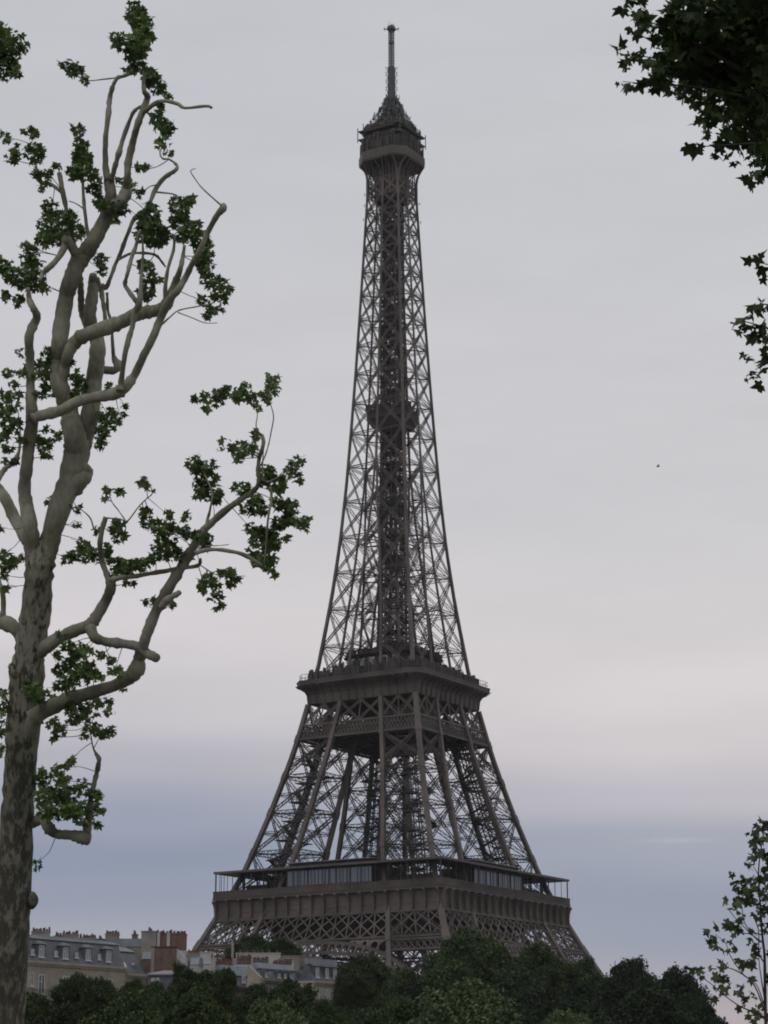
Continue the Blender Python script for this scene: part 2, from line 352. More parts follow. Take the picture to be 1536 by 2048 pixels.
# --- arches, belts of the first platform
def arch_z(x, ztop): return 5+(ztop-5)*max(0., 1-(abs(x)/40.5)**2.3)**(1/2.3)
def iron_x(k, x, z, out=0.): return FP(k, x, z, -out)
for k in range(4):
    n = nrm(k)
    ar = MB(); prev = None; xs = np.linspace(-31, 31, 61)
    for idx, x in enumerate(xs):
        a = FP(k, x, arch_z(x, 40.9), -.3)
        # extrados offset normal to the curve
        dz = (arch_z(x+.1, 40.9)-arch_z(x-.1, 40.9))/.2; L_ = sqrt(1+dz*dz); xo = x-dz/L_*2.6; zo = arch_z(x, 40.9)+2.6/L_
        b = FP(k, xo, zo, -.3); a2 = FP(k, x, arch_z(x, 40.9), 2.2); b2 = FP(k, xo, zo, 2.2)
        if prev is not None:
            pa, pb, pa2, pb2 = prev
            ar.beam(pa, a, .75, .5, n); ar.beam(pb, b, .85, .55, n); ar.beam(pa2, a2, .4, .4, n); ar.beam(pb2, b2, .4, .4, n)
            if idx % 2 == 0: ar.beam(a, b, .42, .3, n); ar.beam(a2, b2, .2, .2, n); ar.beam(a, a2, .2)
            m1 = (pa+pb)/2; m2 = (a+b)/2; ar.beam(m1, m2, .16, .14, n)
            ar.beam(pa+(pb-pa)*.08, a+(b-a)*.45, .12, .1, n); ar.beam(pa+(pb-pa)*.92, a+(b-a)*.55, .12, .1, n)
        prev = (a, b, a2, b2)
    ar.build('arch', MT['iron'], TW)
    # spandrel plate with round openings between arch and girder
    for sgn in (-1, 1):
        sp = MB()
        cells = [(8.4, 1.0), (11.6, 1.35), (14.7, 1.7), (17.7, 2.0), (20.6, 2.2)]
        for ci, (cx, r) in enumerate(cells):
            ztop = 43.5; zext = arch_z(cx, 40.9)+2.6
            lo = zext; hi = ztop; h = hi-lo
            if h < .5: continue
            x0 = cx-1.5; x1 = cx+1.5; ra = min(1.3, h*.42); rb = h*.42
            cz = (lo+hi)/2; nn = 20; vo = []; vi = []
            for t in range(nn):
                an = 2*pi*t/nn; c, s = cos(an), sin(an)
                m = max(abs(c), abs(s)); ox = cx+1.56*c/m; oz = cz+(h/2+.25)*s/m
                vo.append(FP(k, sgn*ox, oz, -.22)); vi.append(FP(k, sgn*(cx+ra*c), cz+rb*s+(-.1 if h > 2 else 0), -.22))
            f = [(t, (t+1) % nn, nn+(t+1) % nn, nn+t) for t in range(nn)]
            if sgn*1 < 0: f = [q[::-1] for q in f]
            sp.add(vo+vi, f)
            sp.add([p+n*-.35 for p in vo+vi], [q[::-1] for q in f])
            sp.add([*vi, *[p-n*.35 for p in vi]], [(t, (t+1) % nn, nn+(t+1) % nn, nn+t) for t in range(nn)])
        sp.build('spandrel', MT['iron'], TW)
    # inclined trellis girder 44.2 .. 50.7
    be = MB(); z0, z1 = 44.25, 50.75; nb = 18
    tops = np.linspace(-W(z1), W(z1), nb+1); bots = np.linspace(-W(z0), W(z0), nb+1)
    for inset, ww in ((0, .34),):
        for i in range(nb+1):
            be.beam(FP(k, bots[i], z0, inset), FP(k, tops[i], z1, inset), ww*.85, .25, n) 
            for dd in (-2, 2):
                j = i+dd
                if 0 <= j <= nb: be.beam(FP(k, bots[i], z0, inset), FP(k, tops[j], z1, inset), ww, .22, n)
                elif j == -1 or j == nb+1:
                    zz = (z0+z1)/2; e = -1 if j < 0 else 1
                    be.beam(FP(k, bots[i], z0, inset), FP(k, e*W(zz), zz, inset), ww, .22, n); be.beam(FP(k, tops[i], z1, inset), FP(k, e*W(zz), zz, inset), ww, .22, n)
    for z, ww, dd in ((z0, .8, -.12), (z1, .7, -.12)):
        be.beam(FP(k, -W(z), z, dd), FP(k, W(z), z, dd), ww*.9, .5, (0, 0, 1)); 
        be.beam(FP(k, -W(z)+1, z, 1.2), FP(k, W(z)-1, z, 1.2), .5, .5, (0, 0, 1))
    # pilaster plates where the pillars pass
    for sx in (-1, 1):
        for zz0, zz1 in ((40.5, 44), (44, 47.5), (47.5, 50.6)):
            be.beam(FP(k, sx*G(zz0), zz0, -.1), FP(k, sx*G(zz1), zz1, -.1), .85, .3, n)
            be.beam(FP(k, sx*(W(zz0)-.45), zz0, -.1), FP(k, sx*(W(zz1)-.45), zz1, -.1), .9, .3, n)
    be.build('trellis_girder', MT['iron'], TW)
    # small lattice band across the pillar faces 40.8 .. 43.8
    for sx in (-1, 1):
        sb = MB()
        za, zb = 40.9, 43.5
        xa0, xa1 = G(za), W(za); xb0, xb1 = G(zb), W(zb); m = 9
        for i in range(m+1):
            t = i/m
            for j in (i-1, i+1):
                if 0 <= j <= m:
                    u = j/m; sb.beam(FP(k, sx*(xa0+(xa1-xa0)*t), za), FP(k, sx*(xb0+(xb1-xb0)*u), zb), .24, .2, n)
            if i < m:
                sb.beam(FP(k, sx*(xa0+(xa1-xa0)*t), za), FP(k, sx*(xb0+(xb1-xb0)*(t+1/m)), zb), .2, .2, n)
        sb.beam(FP(k, sx*xa0, za, -.1), FP(k, sx*xa1, za, -.1), .5, .5, (0, 0, 1)); sb.beam(FP(k, sx*xb0, zb, -.1), FP(k, sx*xb1, zb, -.1), .5, .5, (0, 0, 1))
        sb.build('lattice_band', MT['iron'], TW)

# --- first platform
pf = MB()
hw = 35.35
def ringbox(mb, w_out, w_in, z0, z1, c=.01):
    o0, o1, i0, i1 = octo(z0, w_out, c), octo(z1, w_out, c), octo(z0, w_in, c), octo(z1, w_in, c)
    v = np.concatenate([o0, o1, i0, i1]); f = []
    for i in range(8):
        j = (i+1) % 8
        f += [(i, j, 8+j, 8+i), (16+j, 16+i, 24+i, 24+j), (8+i, 8+j, 24+j, 24+i), (j, i, 16+i, 16+j)]
    mb.add(v, f)
ringbox(pf, hw, 15, 56.3, 56.9); ringbox(pf, 34.0, 13, 51.4, 51.8); ringbox(pf, 15.6, 15.2, 44.6, 51.3); ringbox(pf, 24.2, 23.9, 46.2, 51.3)  # dark ceiling and inner rings added to darken the view through the trellis
P1 = pf.build('first_platform', MT['iron_shaded'], TW)
fb = MB(); ringbox(fb, hw-.05, hw-.35, 56.9, 58.35); ringbox(fb, hw+.12, hw-.5, 56.05, 56.3); ringbox(fb, hw+.08, hw-.4, 58.35, 58.5)
for k in range(4):
    for x in np.linspace(-hw+.5, hw-.5, 90): 
        p = rot(k, (x, -hw-.02, 57.0)); fb.beam(p, p+np.array([0, 0, 1.3]), .14, .1, (1, 0, 0))
fb.build('parapet', MT['iron'], P1)
fr = MB()
for k in range(4):
    for i in range(1, 18*3):
        pass
rs = [octo(50.9, 34.72, .01), octo(53.6, 34.55, .01), octo(55.6, 34.6, .01), octo(56.2, 34.8, .01)]
fr.rings(rs, False, False); fr.rings([r*np.array([.985, .985, 1]) for r in rs][::-1], False, False)
FR = fr.build('frieze', MT['iron'], P1)
co = MB(); one = co
for k in range(4):
    n = nrm(k)
    for i in range(19):
        x = -34.3+68.6*i/18; co = MB()
        pts = [(51.0, 34.9, .32), (53.0, 34.85, .4), (54.4, 35.0, .46), (55.4, 35.35, .5), (56.0, 35.9, .62)]
        for (za, wa, ra), (zb, wb, rb) in zip(pts[:-1], pts[1:]):
            co.beam(rot(k, (x, -wa-.15, za)), rot(k, (x, -wb-.1, zb)), ra*1.1, .95, n)
        # round cap under the balcony
        co.beam(rot(k, (x, -35.2, 55.75)), rot(k, (x, -35.75, 55.75)), .6, .6)
        co.build('bracket', MT['iron'], FR)
    co = one
    for z in (52.6,): co.beam(rot(k, (-34.6, -34.66, z)), rot(k, (34.6, -34.66, z)), .12, .14, n)
    co.beam(rot(k, (-34.9, -34.9, 51.0)), rot(k, (34.9, -34.9, 51.0)), .4, .35, n)
co.build('moulding', MT['iron'], FR)
# canopy roof with slender posts
ca = MB(); ringbox(ca, 35.2, 26.5, 63.3, 63.6); ringbox(ca, 35.3, 34.9, 63.2, 63.75)
CA = ca.build('canopy_roof', MT['iron'], P1)
po = MB(); rr = random.Random(3)
for k in range(4):
    for i in range(37):
        x = -34.8+69.6*i/36
        if 0 < i < 36 and (i % 2 == 0 or rr.random() < .25):
            po = MB(); po.beam(rot(k, (x, -34.9, 58.3)), rot(k, (x, -34.9, 63.2)), .13); po.build('post', MT['iron_shaded'], CA)
    for i in range(19):
        x = -29+58*i/18
        if i % 2 == 0: po = MB(); po.beam(rot(k, (x, -30.0, 56.9)), rot(k, (x, -30.0, 63.3)), .42 if i % 3 == 0 else .28); po.build('column', MT['iron_shaded'], CA)
for sx in (-1, 1):
    for sy in (-1, 1): po = MB(); po.beam((sx*34.8, sy*34.8, 58.3), (sx*34.8, sy*34.8, 63.2), .3); po.build('column', MT['iron_shaded'], CA)
for k in range(4):
    pv = MB()
    fr_ = lambda v, k=k: np.array([rot(k, p) for p in v])
    pv.box((-13.6, -32.2, 56.9), (12.9, -22.0, 63.1), fr_)
    pv.box((-13.2, -31.6, 63.8), (12.5, -23, 64.9), fr_)
    # dark blocks towards the pillars
    pv.box((13.4, -30.5, 56.9), (17.4, -23.5, 62.6), fr_); pv.box((-17.8, -30.5, 56.9), (-14.2, -24.5, 61.6), fr_)
    pv.box((17.8, -29.5, 56.9), (28.2, -22.5, 60.4), fr_); pv.box((-28, -28.5, 56.9), (-20, -22.5, 59.4), fr_)
    PV = pv.build('pavilion', MT['iron_shaded'], P1)
    gl = MB()
    for i in range(12):
        x0 = -13.5+i*2.2; gl.box((x0+.09, -32.3, 58.2), (x0+2.11, -32.23, 62.9), fr_)
    gl.build('glazing', MT['glass'], PV)
    ml = MB()
    for i in range(25):
        x = -13.5+i*1.1
        if i % 3 != 1: ml.beam(rot(k, (x, -32.4, 57)), rot(k, (x, -32.4, 63)), .2 if i % 6 == 0 else .07)
    ml.beam(rot(k, (-13.5, -32.4, 59.0)), rot(k, (13.0, -32.4, 59.0)), .12); ml.build('mullions', MT['iron_shaded'], PV)
    rf = MB(); rf.box((-13.6, -32.6, 64.9), (12.9, -22.6, 65.1), fr_); rf.build('roof', MT['zinc'], PV)

# --- second platform: belt, deck, cove, balcony
for k in range(4):
    n = nrm(k); b2 = MB()
    for z in (100.25, 104.05):
        b2.beam(FP(k, -W(z), z, -.15), FP(k, W(z), z, -.15), .42, .5, (0, 0, 1))
    # fine lattice
    za, zb = 100.25, 104.05; m = 34
    for i in range(m+1):
        for j in (i-2, i+2):
            t = -1+2*i/m; u = -1+2*j/m
            if abs(u) <= 1: b2.beam(FP(k, t*W(za), za, -.05), FP(k, u*W(zb), zb, -.05), .2, .16, n)
    # X bays above the lattice
    za, zb = 104.1, 109.9
    for e0, e1 in ((lambda z: -W(z), lambda z: -G(z)), (lambda z: -G(z), lambda z: G(z)), (lambda z: G(z), lambda z: W(z))):
        for h in (0, 1):
            f0 = lambda z, h=h: e0(z)+(e1(z)-e0(z))*h/2; f1 = lambda z, h=h: e0(z)+(e1(z)-e0(z))*(h+1)/2
            truss(b2, FP(k, f0(za), za), FP(k, f1(zb), zb), .5, n, .2, .1); truss(b2, FP(k, f1(za), za), FP(k, f0(zb), zb), .5, n, .2, .1)
        mid = lambda z: (e0(z)+e1(z))/2
        b2.beam(FP(k, mid(za), za), FP(k, mid(zb), zb), .3, .2, n)
    # X below the belt between the near pillars' chords
    for e0, e1 in ((lambda z: -W(z), lambda z: -G(z)), (lambda z: G(z), lambda z: W(z))):
        truss(b2, FP(k, e0(92.5), 92.5, .2), FP(k, e1(100), 100, .2), .6, n, .22, .12); truss(b2, FP(k, e1(92.5), 92.5, .2), FP(k, e0(100), 100, .2), .6, n, .22, .12)
    b2.build('belt_girder', MT['iron'], TW)
P2m = MB()
ringbox(P2m, 17.0, 5.0, 109.9, 110.3, .4)       # ceiling of the hall under the platform
ringbox(P2m, 19.3, 6.0, 115.3, 115.7, 2.4)
P2 = P2m.build('second_platform', MT['iron_shaded'], TW)
dk = MB(); w_ = 18.6; dk.rings([octo(102.1, 14.2, .3), octo(104.3, 14.2, .3)], True, False)  # inner ring added so the space behind the fine lattice looks dark
for t in np.linspace(-1, 1, 15):
    dk.beam((t*w_, -w_, 101.2), (t*w_, w_, 101.2), .5, 1.3); dk.beam((-w_, t*w_, 101.2), (w_, t*w_, 101.2), .5, 1.3)
for x in np.linspace(-17, 17, 9):
    for y in np.linspace(-17, 17, 9):
        if random.random() < .78: dk.box((x-2.1, y-2.1, 101.75+random.random()*.2), (x+2.05, y+2.05, 102.1))
dk.build('lower_deck', MT['iron_shaded'], P2)
cv = MB(); prof = [(110.15, 17.35, .5), (112.6, 17.6, .7), (113.6, 18.15, 1.1), (114.3, 19.1, 1.7), (114.75, 20.1, 2.3), (115.1, 20.45, 2.5)]
cv.rings([octo(*p) for p in prof], False, False); cv.rings([octo(z, w-.3, c) for z, w, c in prof][::-1], False, False)
CV = cv.build('cove', MT['iron'], P2)
br = MB()
for k in range(4):
    n = nrm(k)
    for i in range(14):
        x = -16.9+33.8*i/13
        br = MB()
        for (za, wa, _), (zb, wb, _) in zip(prof[:-1], prof[1:]):
            br.beam(rot(k, (x, -wa-.1, za)), rot(k, (x*(1+(wb-17.35)*.03), -wb-.1, zb)), .26, .36, n)
        br.build('bracket', MT['iron'], CV)
lg = MB(); ringbox(lg, 20.6, 17.5, 115.1, 116.15, 2.7); ringbox(lg, 20.75, 20.2, 115.95, 116.3, 2.75)
lg.build('ledge', MT['iron'], P2)
rl = MB(); rr = random.Random(5)
def rail_run(mb, w, c, z, h, step, t=.07, clutter=0):
    o = octo(z, w, c)
    for i in range(8):
        a, b = o[i], o[(i+1) % 8]; Ln = np.linalg.norm(b-a); kk = max(1, int(Ln/step))
        for hh in (.5, 1): mb.beam(a+(0, 0, h*hh), b+(0, 0, h*hh), t*1.3)
        for j in range(kk):
            p = a+(b-a)*j/kk; mb.beam(p, p+np.array([0, 0, h]), t)
            if clutter and rr.random() < clutter:
                q = p*np.array([.985, .985, 1]); s = .18+rr.random()*.25; mb.box((q[0]-s, q[1]-s, z), (q[0]+s, q[1]+s, z+h*(.9+rr.random()*.5)))
rail_run(rl, 20.0, 2.4, 116.2, 1.9, 1.3); rail_run(rl, 18.3, 2.4, 116.2, 2.6, .6, .14, .75); rail_run(rl, 16.9, 2.2, 116.2, 1.8, .8, .2, .6)
rl.build('railing', MT['iron_shaded'], P2)
up = MB(); rr = random.Random(9)
up.rings([octo(116.1, 12.6, 3), octo(119.4, 12.6, 3)], True, True)
up.rings([octo(119.4, 13.8, 3.6), octo(120.0, 14.2, 3.6)], True, True)
up.rings([octo(120.0, 10.4, 3), octo(123.4, 10.4, 3)], True, True)
up.rings([octo(123.4, 11.2, 3), octo(123.8, 11.4, 3)], True, True)
for _ in range(60):
    x, y = rr.uniform(-9.5, 9.5), rr.uniform(-9.5, 9.5); s = rr.uniform(.3, 1.1); up.box((x-s, y-s, 123.8), (x+s, y+s, 123.8+rr.uniform(.5, 2.6)))
for _ in range(50):
    a = rr.uniform(0, 2*pi); r = rr.uniform(12, 15); x, y = r*cos(a), r*sin(a); s = rr.uniform(.3, .9); up.box((x-s, y-s, 116.1), (x+s, y+s, 116.1+rr.uniform(1, 3.4)))
rail_run(up, 13.9, 3.5, 120.0, 1.3, .7, .08, .3); rail_run(up, 10.9, 3, 123.8, 1.4, .7, .1, .4)
UPV = up.build('pavilion', MT['iron_shaded'], P2)
gz = MB()
for k in range(4):
    fr_ = lambda v, k=k: np.array([rot(k, p) for p in v])
    for x0 in (-8.6, -5.4, -2.0, 2.4, 5.8): gz.box((x0, -10.48, 120.8), (x0+2.2, -10.42, 122.9), fr_)
    for x0 in (-6.4, 1.2): gz.box((x0, -12.68, 117), (x0+2.4, -12.62, 118.9), fr_)
gz.build('glazing', MT['glass'], UPV)

# --- shaft between second and third platform
ZN = [116.0, 126.4, 137.2, 147.8, 158.2, 168.7, 179.2, 189.2, 198.4, 207.5, 216.2, 224.3, 232.0, 239.4, 246.3, 252.6, 258.4, 263.6, 268.4]
fm = {}
class FMD:
    def beam(s, key, *a): fm.setdefault(key, MB()).beam(*a)
fq = FMD()
for a, b in zip(ZN[:-1], ZN[1:]):
    for z0, z1 in ((a, (a+b)/2), ((a+b)/2, b)):
        cw = float(np.interp(z0, [116, 160, 268], [.86, .66, .52]))
        for sx in (-1, 1):
            for sy in (-1, 1): fq.beam(('c', sx, sy), (sx*W(z0), sy*W(z0), z0), (sx*W(z1), sy*W(z1), z1+.05), cw, cw, (1, 0, 0))
        for k in range(4):
            for s in ((-1, 1) if G(z0) > .3 else (0,)):
                fq.beam(('m', k, s), FP(k, s*G(z0), z0, .05), FP(k, s*G(z1), z1+.05, .05), cw*.8 if s else cw*1.05, cw*.6, nrm(k))
        if z0 < 176:
            for sx in (-1, 1):
                for sy in (-1, 1): fq.beam(('i', sx, sy), (sx*G(z0), sy*G(z0), z0), (sx*G(z1), sy*G(z1), z1+.05), cw*.7, cw*.7, (1, 0, 0))
LATS = []
for k in range(4):
    n = nrm(k); la = MB()
    for a, b in zip(ZN[:-1], ZN[1:]):
        tw = float(np.interp(a, [116, 180, 268], [.78, .62, .5]))
        for s in (-1, 1):
            O = lambda z: FP(k, s*W(z), z); I = lambda z: FP(k, s*G(z), z)
            truss(la, O(a), I(b), tw, n, .17, .075); truss(la, I(a), O(b), tw, n, .17, .075)
            truss(la, O(a), I(a), tw, n, .15, .075)
            # diagonals of the pillar's inner faces
            if G(a) > .6:
                J = lambda z: rot(k, (s*G(z), -G(z), z))
                truss(la, I(a), J(b), tw*.8, rot(k, (1, 0, 0)), .14, .07); truss(la, J(a), I(b), tw*.8, rot(k, (1, 0, 0)), .14, .07); truss(la, I(a), J(a), tw*.8, (0, 0, 1), .14, .07)
        if G(a) > .6: truss(la, FP(k, -G(a), a), FP(k, G(a), a), tw, n, .15, .08)
        # gussets
        for s in (-1, 0, 1):
            c = FP(k, s*(W(a)-.35) if s else 0, a, -.03)
            if s or a > 175: la.beam(c-np.array([0, 0, tw*1.1]), c+np.array([0, 0, tw*1.1]), tw*1.5, .1, n)
    LATS.append(la)
dg = MB()
for a in ZN[1:-1]:
    w = W(a)-.2; h = .55
    for (p, q) in (((-w, -w), (w, w)), ((w, -w), (-w, w))):
        truss(dg, (*p, a), (*q, a), .6, (0, 0, 1), .14, .07)
    for s in (-1, 1): 
        truss(dg, (s*w, 0, a), (0, s*w, a), .5, (0, 0, 1), .13, .07); truss(dg, (s*w, 0, a), (0, -s*w, a), .5, (0, 0, 1), .13, .07)
        dg.beam((s*w, s*w, a), (s*3, s*3, a+3.0), .14); dg.beam((s*w, -s*w, a), (s*3, -s*3, a+3.0), .14)
SF = dg.build('shaft', MT['iron_shaded'], TW)
for la in LATS: la.build('lattice', MT['iron'], SF)
for m_ in fm.values(): m_.build('post', MT['iron'], SF)
# lift shaft core with stair
ls = MB(); rr = random.Random(4)
SC = lambda z: float(np.interp(z, [116, 150, 185, 268], [3.3, 3.0, 2.55, 2.35]))
zz = np.arange(116, 270, 1.55)
for z, z1 in zip(zz[:-1], zz[1:]):
    c, c1 = SC(z), SC(z1)
    for x in (-1, -.36, .36, 1):
        for y in (-1, -.36, .36, 1):
            if abs(x) == 1 or abs(y) == 1: ls.beam((x*c, y*c, z), (x*c1, y*c1, z1), .42 if abs(x) == abs(y) else .3)
    for s_ in (-c, c):
        ls.beam((-c, s_, z), (c, s_, z), .22); ls.beam((s_, -c, z), (s_, c, z), .22)
        for lo, hi in ((-c, 0), (0, c)):
            ls.beam((lo, s_, z), (hi, s_, z1), .13); ls.beam((hi, s_, z), (lo, s_, z1), .13); ls.beam((s_, lo, z), (s_, hi, z1), .13); ls.beam((s_, hi, z), (s_, lo, z1), .13)
    if rr.random() < (.2 if z < 180 else .5): ls.box((-c*.9, -c*.9, z), (c*.9, c*.9, z+.1))      # landings and counterweight frames
    for q in range(1 if z < 180 else 3):
        x = rr.choice((-1, 1))*rr.uniform(.1, .85)*c; y = rr.choice((-1, 1))*c*.8
        if rr.random() < .5: x, y = y, x
        w2 = rr.uniform(.25, .8)*(.6 if z < 180 else 1); ls.box((x-w2, y-w2*.4, z), (x+w2, y+w2*.4, z1+.3))
LS = ls.build('lift_shaft', MT['iron_shaded'], TW)
sr = MB(); z = 117.; k = 0
pts = [(-1.7, -1.7), (1.7, -1.7), (1.7, 1.7), (-1.7, 1.7)]
while z < 268:
    p, q = pts[k % 4], pts[(k+1) % 4]
    sr.beam((*p, z), (*q, z+1.9), .9, .14); sr.box((q[0]-.55, q[1]-.55, z+1.8), (q[0]+.55, q[1]+.55, z+1.9)); sr.beam((*p, z+1), (*q, z+2.9), .07)
    z += 1.9; k += 1
for x in (-1.2, 1.2):
    for z0 in (150, 186, 226, 248): sr.box((x-.9, -1.1, z0), (x+.9, 1.1, z0+4))
sr.build('stair', MT['iron_shaded'], LS)
mp_ = MB()
mp_.rings([octo(191.6, 4.6, .4), octo(193.9, 5.6, .5)], True, False); mp_.rings([octo(193.9, 5.7, .5), octo(196.3, 5.7, .5)], True, True)
mp_.rings([octo(196.3, 5.9, .5), octo(196.6, 5.9, .5)], True, True); rail_run(mp_, 5.6, .5, 196.6, 1.2, .7, .1, .5)
for sx in (-1, 1): mp_.box((sx*5-.8, -.8, 196.9), (sx*5+.8, .8, 199)) ; mp_.box((-.8, sx*5-.8, 196.9), (.8, sx*5+.8, 198.6))
mp_.build('intermediate_platform', MT['iron_shaded'], TW)

# --- summit
fl = MB(); prof = [(263, 5.35), (266, 5.35), (268.6, 5.4), (270.6, 5.6), (272.0, 6.0), (273.1, 6.6), (273.9, 7.1)]
for k in range(4):
    n = nrm(k)
    for (za, wa), (zb, wb) in zip(prof[:-1], prof[1:]):
        f0 = (wa-5.3)/1.8; f1 = (wb-5.3)/1.8
        for s in (-1, 1):
            fl.beam(rot(k, (s*(wa-.1-f0*2.1), -wa-f0*1.2, za)), rot(k, (s*(wb-.1-f1*2.1), -wb-f1*1.2, zb)), .5, .35, n)
            fl.beam(rot(k, (s*(.3+f0*1.1), -wa-f0*1.2, za)), rot(k, (s*(.3+f1*1.1), -wb-f1*1.2, zb)), .35, .3, n)
            fl.beam(rot(k, (s*2.7, -wa-f0*1.2, za)), rot(k, (s*2.7, -wb-f1*1.2, zb)), .22, .3, n)
    truss(fl, FP(k, -5.3, 268.6), FP(k, 5.3, 268.6), .8, n, .2, .1)
    for x in np.linspace(-4.6, 4.6, 9): fl.beam(rot(k, (x, -5.2, 263.5)), rot(k, (x, -5.3, 272.8)), .16)
    for s in (-1, 1):
        fl.beam(rot(k, (s*5.2, -5.3, 264)), rot(k, (s*.4, -5.3, 268)), .35, .2, n); fl.beam(rot(k, (s*.4, -5.3, 264)), rot(k, (s*5.2, -5.3, 268)), .35, .2, n)
TP = fl.build('summit_platform', MT['iron'], TW)
bl = MB()
bl.rings([octo(273.7, 8.15, 3.2), octo(274.2, 8.4, 3.3), octo(276.7, 8.4, 3.3), octo(276.9, 8.2, 3.2)], True, True)
for k in range(4):
    for x in np.linspace(-5, 5, 12): bl.beam(rot(k, (x, -8.44, 274.3)), rot(k, (x, -8.44, 276.6)), .14)
bl.build('gallery_belt', MT['iron'], TP)
cb = MB(); cb.rings([octo(262, 3.6, .6), octo(273.5, 4.2, .6)], False, True)  # solid core coloured dark to give the shade between the flare ribs
cb.rings([octo(276.9, 7.3, 2.8), octo(280.0, 7.3, 2.8), octo(280.8, 6.7, 2.6)], True, True)
cb.rings([octo(280.8, 5.6, 2.0), octo(283.8, 5.6, 2.0)], True, True)
rail_run(cb, 8.1, 3.1, 276.9, 3.3, .42, .1, .25); rail_run(cb, 7.4, 2.8, 280.8, 1.5, .6, .1, .4)
cb.rings([octo(283.7, 7.3, 2.6), octo(284.4, 7.5, 2.7)], True, True); rail_run(cb, 7.3, 2.6, 284.4, 1.2, .6, .1, .3)
cb.build('cabin', MT['iron_shaded'], TP)
an = MB(); rr = random.Random(21)
o = octo(0, 1, .3)
for sx, sy in ((-1, -1), (1, 1), (1, -1), (-1, 1)):
    for z in (281.6, 284.3):
        an.beam((sx*4, sy*4, z), (sx*7.2, sy*7.2, z+.2), .35); an.box((sx*6.2-1.1, sy*6.2-1.1, z-.1), (sx*6.2+1.1, sy*6.2+1.1, z+.25))
    an.beam((sx*7.4, sy*7.4, 280.8), (sx*7.4, sy*7.4, 285.5), .22); an.beam((sx*6.2, sy*6.2, 284), (sx*6.2, sy*6.2, 287.3), .18)
    an.beam((sx*5.4, sy*5.4, 281), (sx*5.4, sy*5.4, 284.4), .4)
CZ = lambda z: float(np.interp(z, [284, 287, 290, 293.5, 296, 297.5], [8.2, 7.3, 5.6, 3.2, 2.3, 1.0]))
for _ in range(800):      # aerials, dishes and cable ladders crowding a cone under the mast
    t = rr.random()**1.25; z = 284.2+t*12.3; rad = CZ(z); a = rr.uniform(0, 2*pi); r = rad*rr.uniform(.55, 1.0)
    x, y = r*cos(a), r*sin(a); h = rr.uniform(.5, 1.5)
    if rr.random() < .55: an.beam((x, y, z-h*.3), (x+rr.uniform(-.4, .4), y+rr.uniform(-.4, .4), z+h), rr.uniform(.07, .22))
    elif rr.random() < .6: an.beam((x, y, z), (x*.6, y*.6, z+rr.uniform(.3, 1.8)), .12)
    else: s = rr.uniform(.15, .45); an.box((x-s, y-s, z-s), (x+s, y+s, z+s))
for q in range(16):
    a = q/16*2*pi
    pr = None
    for t in np.linspace(0, 1, 7):
        rad = CZ(284.2+t*12.4)*.92; p = np.array([rad*cos(a), rad*sin(a), 284.2+t*12.4])
        if pr is not None: an.beam(pr, p, .14)
        pr = p
for _ in range(16):
    a = rr.uniform(0, 2*pi); r = rr.uniform(4, 7.3); an.beam((r*cos(a), r*sin(a), 277.5), (r*cos(a), r*sin(a), rr.uniform(284, 288.5)), .09)
an.build('aerials', MT['iron_grey'], TP)
cn = MB(); cn.rings([octo(284.2, 4.6, 1.3), octo(287, 3.2, .9), octo(290.5, 1.9, .5), octo(295.5, 1.15, .35)], True, True); cn.build('mast_base', MT['iron_grey'], TP)
ms = MB()
ms.rings([octo(295, 1.0, .3), octo(306.9, .9, .25)], True, True)
for z in np.arange(296, 306.8, .82):
    for a in range(4):
        an_ = a*pi/2+.6; r = 1.65 if int(z/.82) % 3 else 1.25
        ms.beam((.7*cos(an_), .7*sin(an_), z), (r*cos(an_), r*sin(an_), z), .12); ms.beam((r*cos(an_), r*sin(an_), z-.35), (r*cos(an_), r*sin(an_), z+.35), .16)
MS = ms.build('mast', MT['iron_grey'], TP)
ld = MB(); w = .55
for sx in (-1, 1):
    for sy in (-1, 1): ld.beam((sx*w, sy*w, 306.8), (sx*w, sy*w, 319.4), .26)
for z in np.arange(307.2, 319.3, .95):
    for s in (-1, 1): ld.beam((-w, s*w, z), (w, s*w, z), .2); ld.beam((s*w, -w, z), (s*w, w, z), .2)
ld.rings([octo(314.8, .72, .1), octo(315.1, .72, .1)])
ld.build('ladder_section', MT['iron_grey'], MS)
hd = MB(); hd.rings([octo(319.0, .7, .2), octo(319.5, 1.2, .35), octo(320.6, 1.0, .3)], True, True)
for s in (-1, 1):
    for ax in (RH, np.array([-RH[1], RH[0], 0])):
        e = ax*s*2.1; hd.beam((0, 0, 319.7), (e[0], e[1], 319.7), .18); hd.beam((e[0], e[1], 319.2), (e[0], e[1], 320.3), .16); hd.beam((e[0]*1.15, e[1]*1.15, 319.9), (e[0]*.8, e[1]*.8, 319.9), .12)
for q in range(7):
    a = q*.9; hd.beam((.8*cos(a), .8*sin(a), 320.4), (.9*cos(a), .9*sin(a), 321.2+.5*(q % 3)), .07)
hd.build('mast_head', MT['iron_grey'], MS)
sn = MB()
for s, zs in ((-1, (257, 261.5, 265)), (1, (256, 262))):
    for z in zs:
        v = RH*s*(W(z)*1.36); e = RH*s*(W(z)*1.36+.9); sn.beam((v[0], v[1], z), (e[0], e[1], z), .1); sn.beam((e[0], e[1], z-.5), (e[0], e[1], z+.5), .12)
sn.build('side_aerials', MT['iron_grey'], TP)

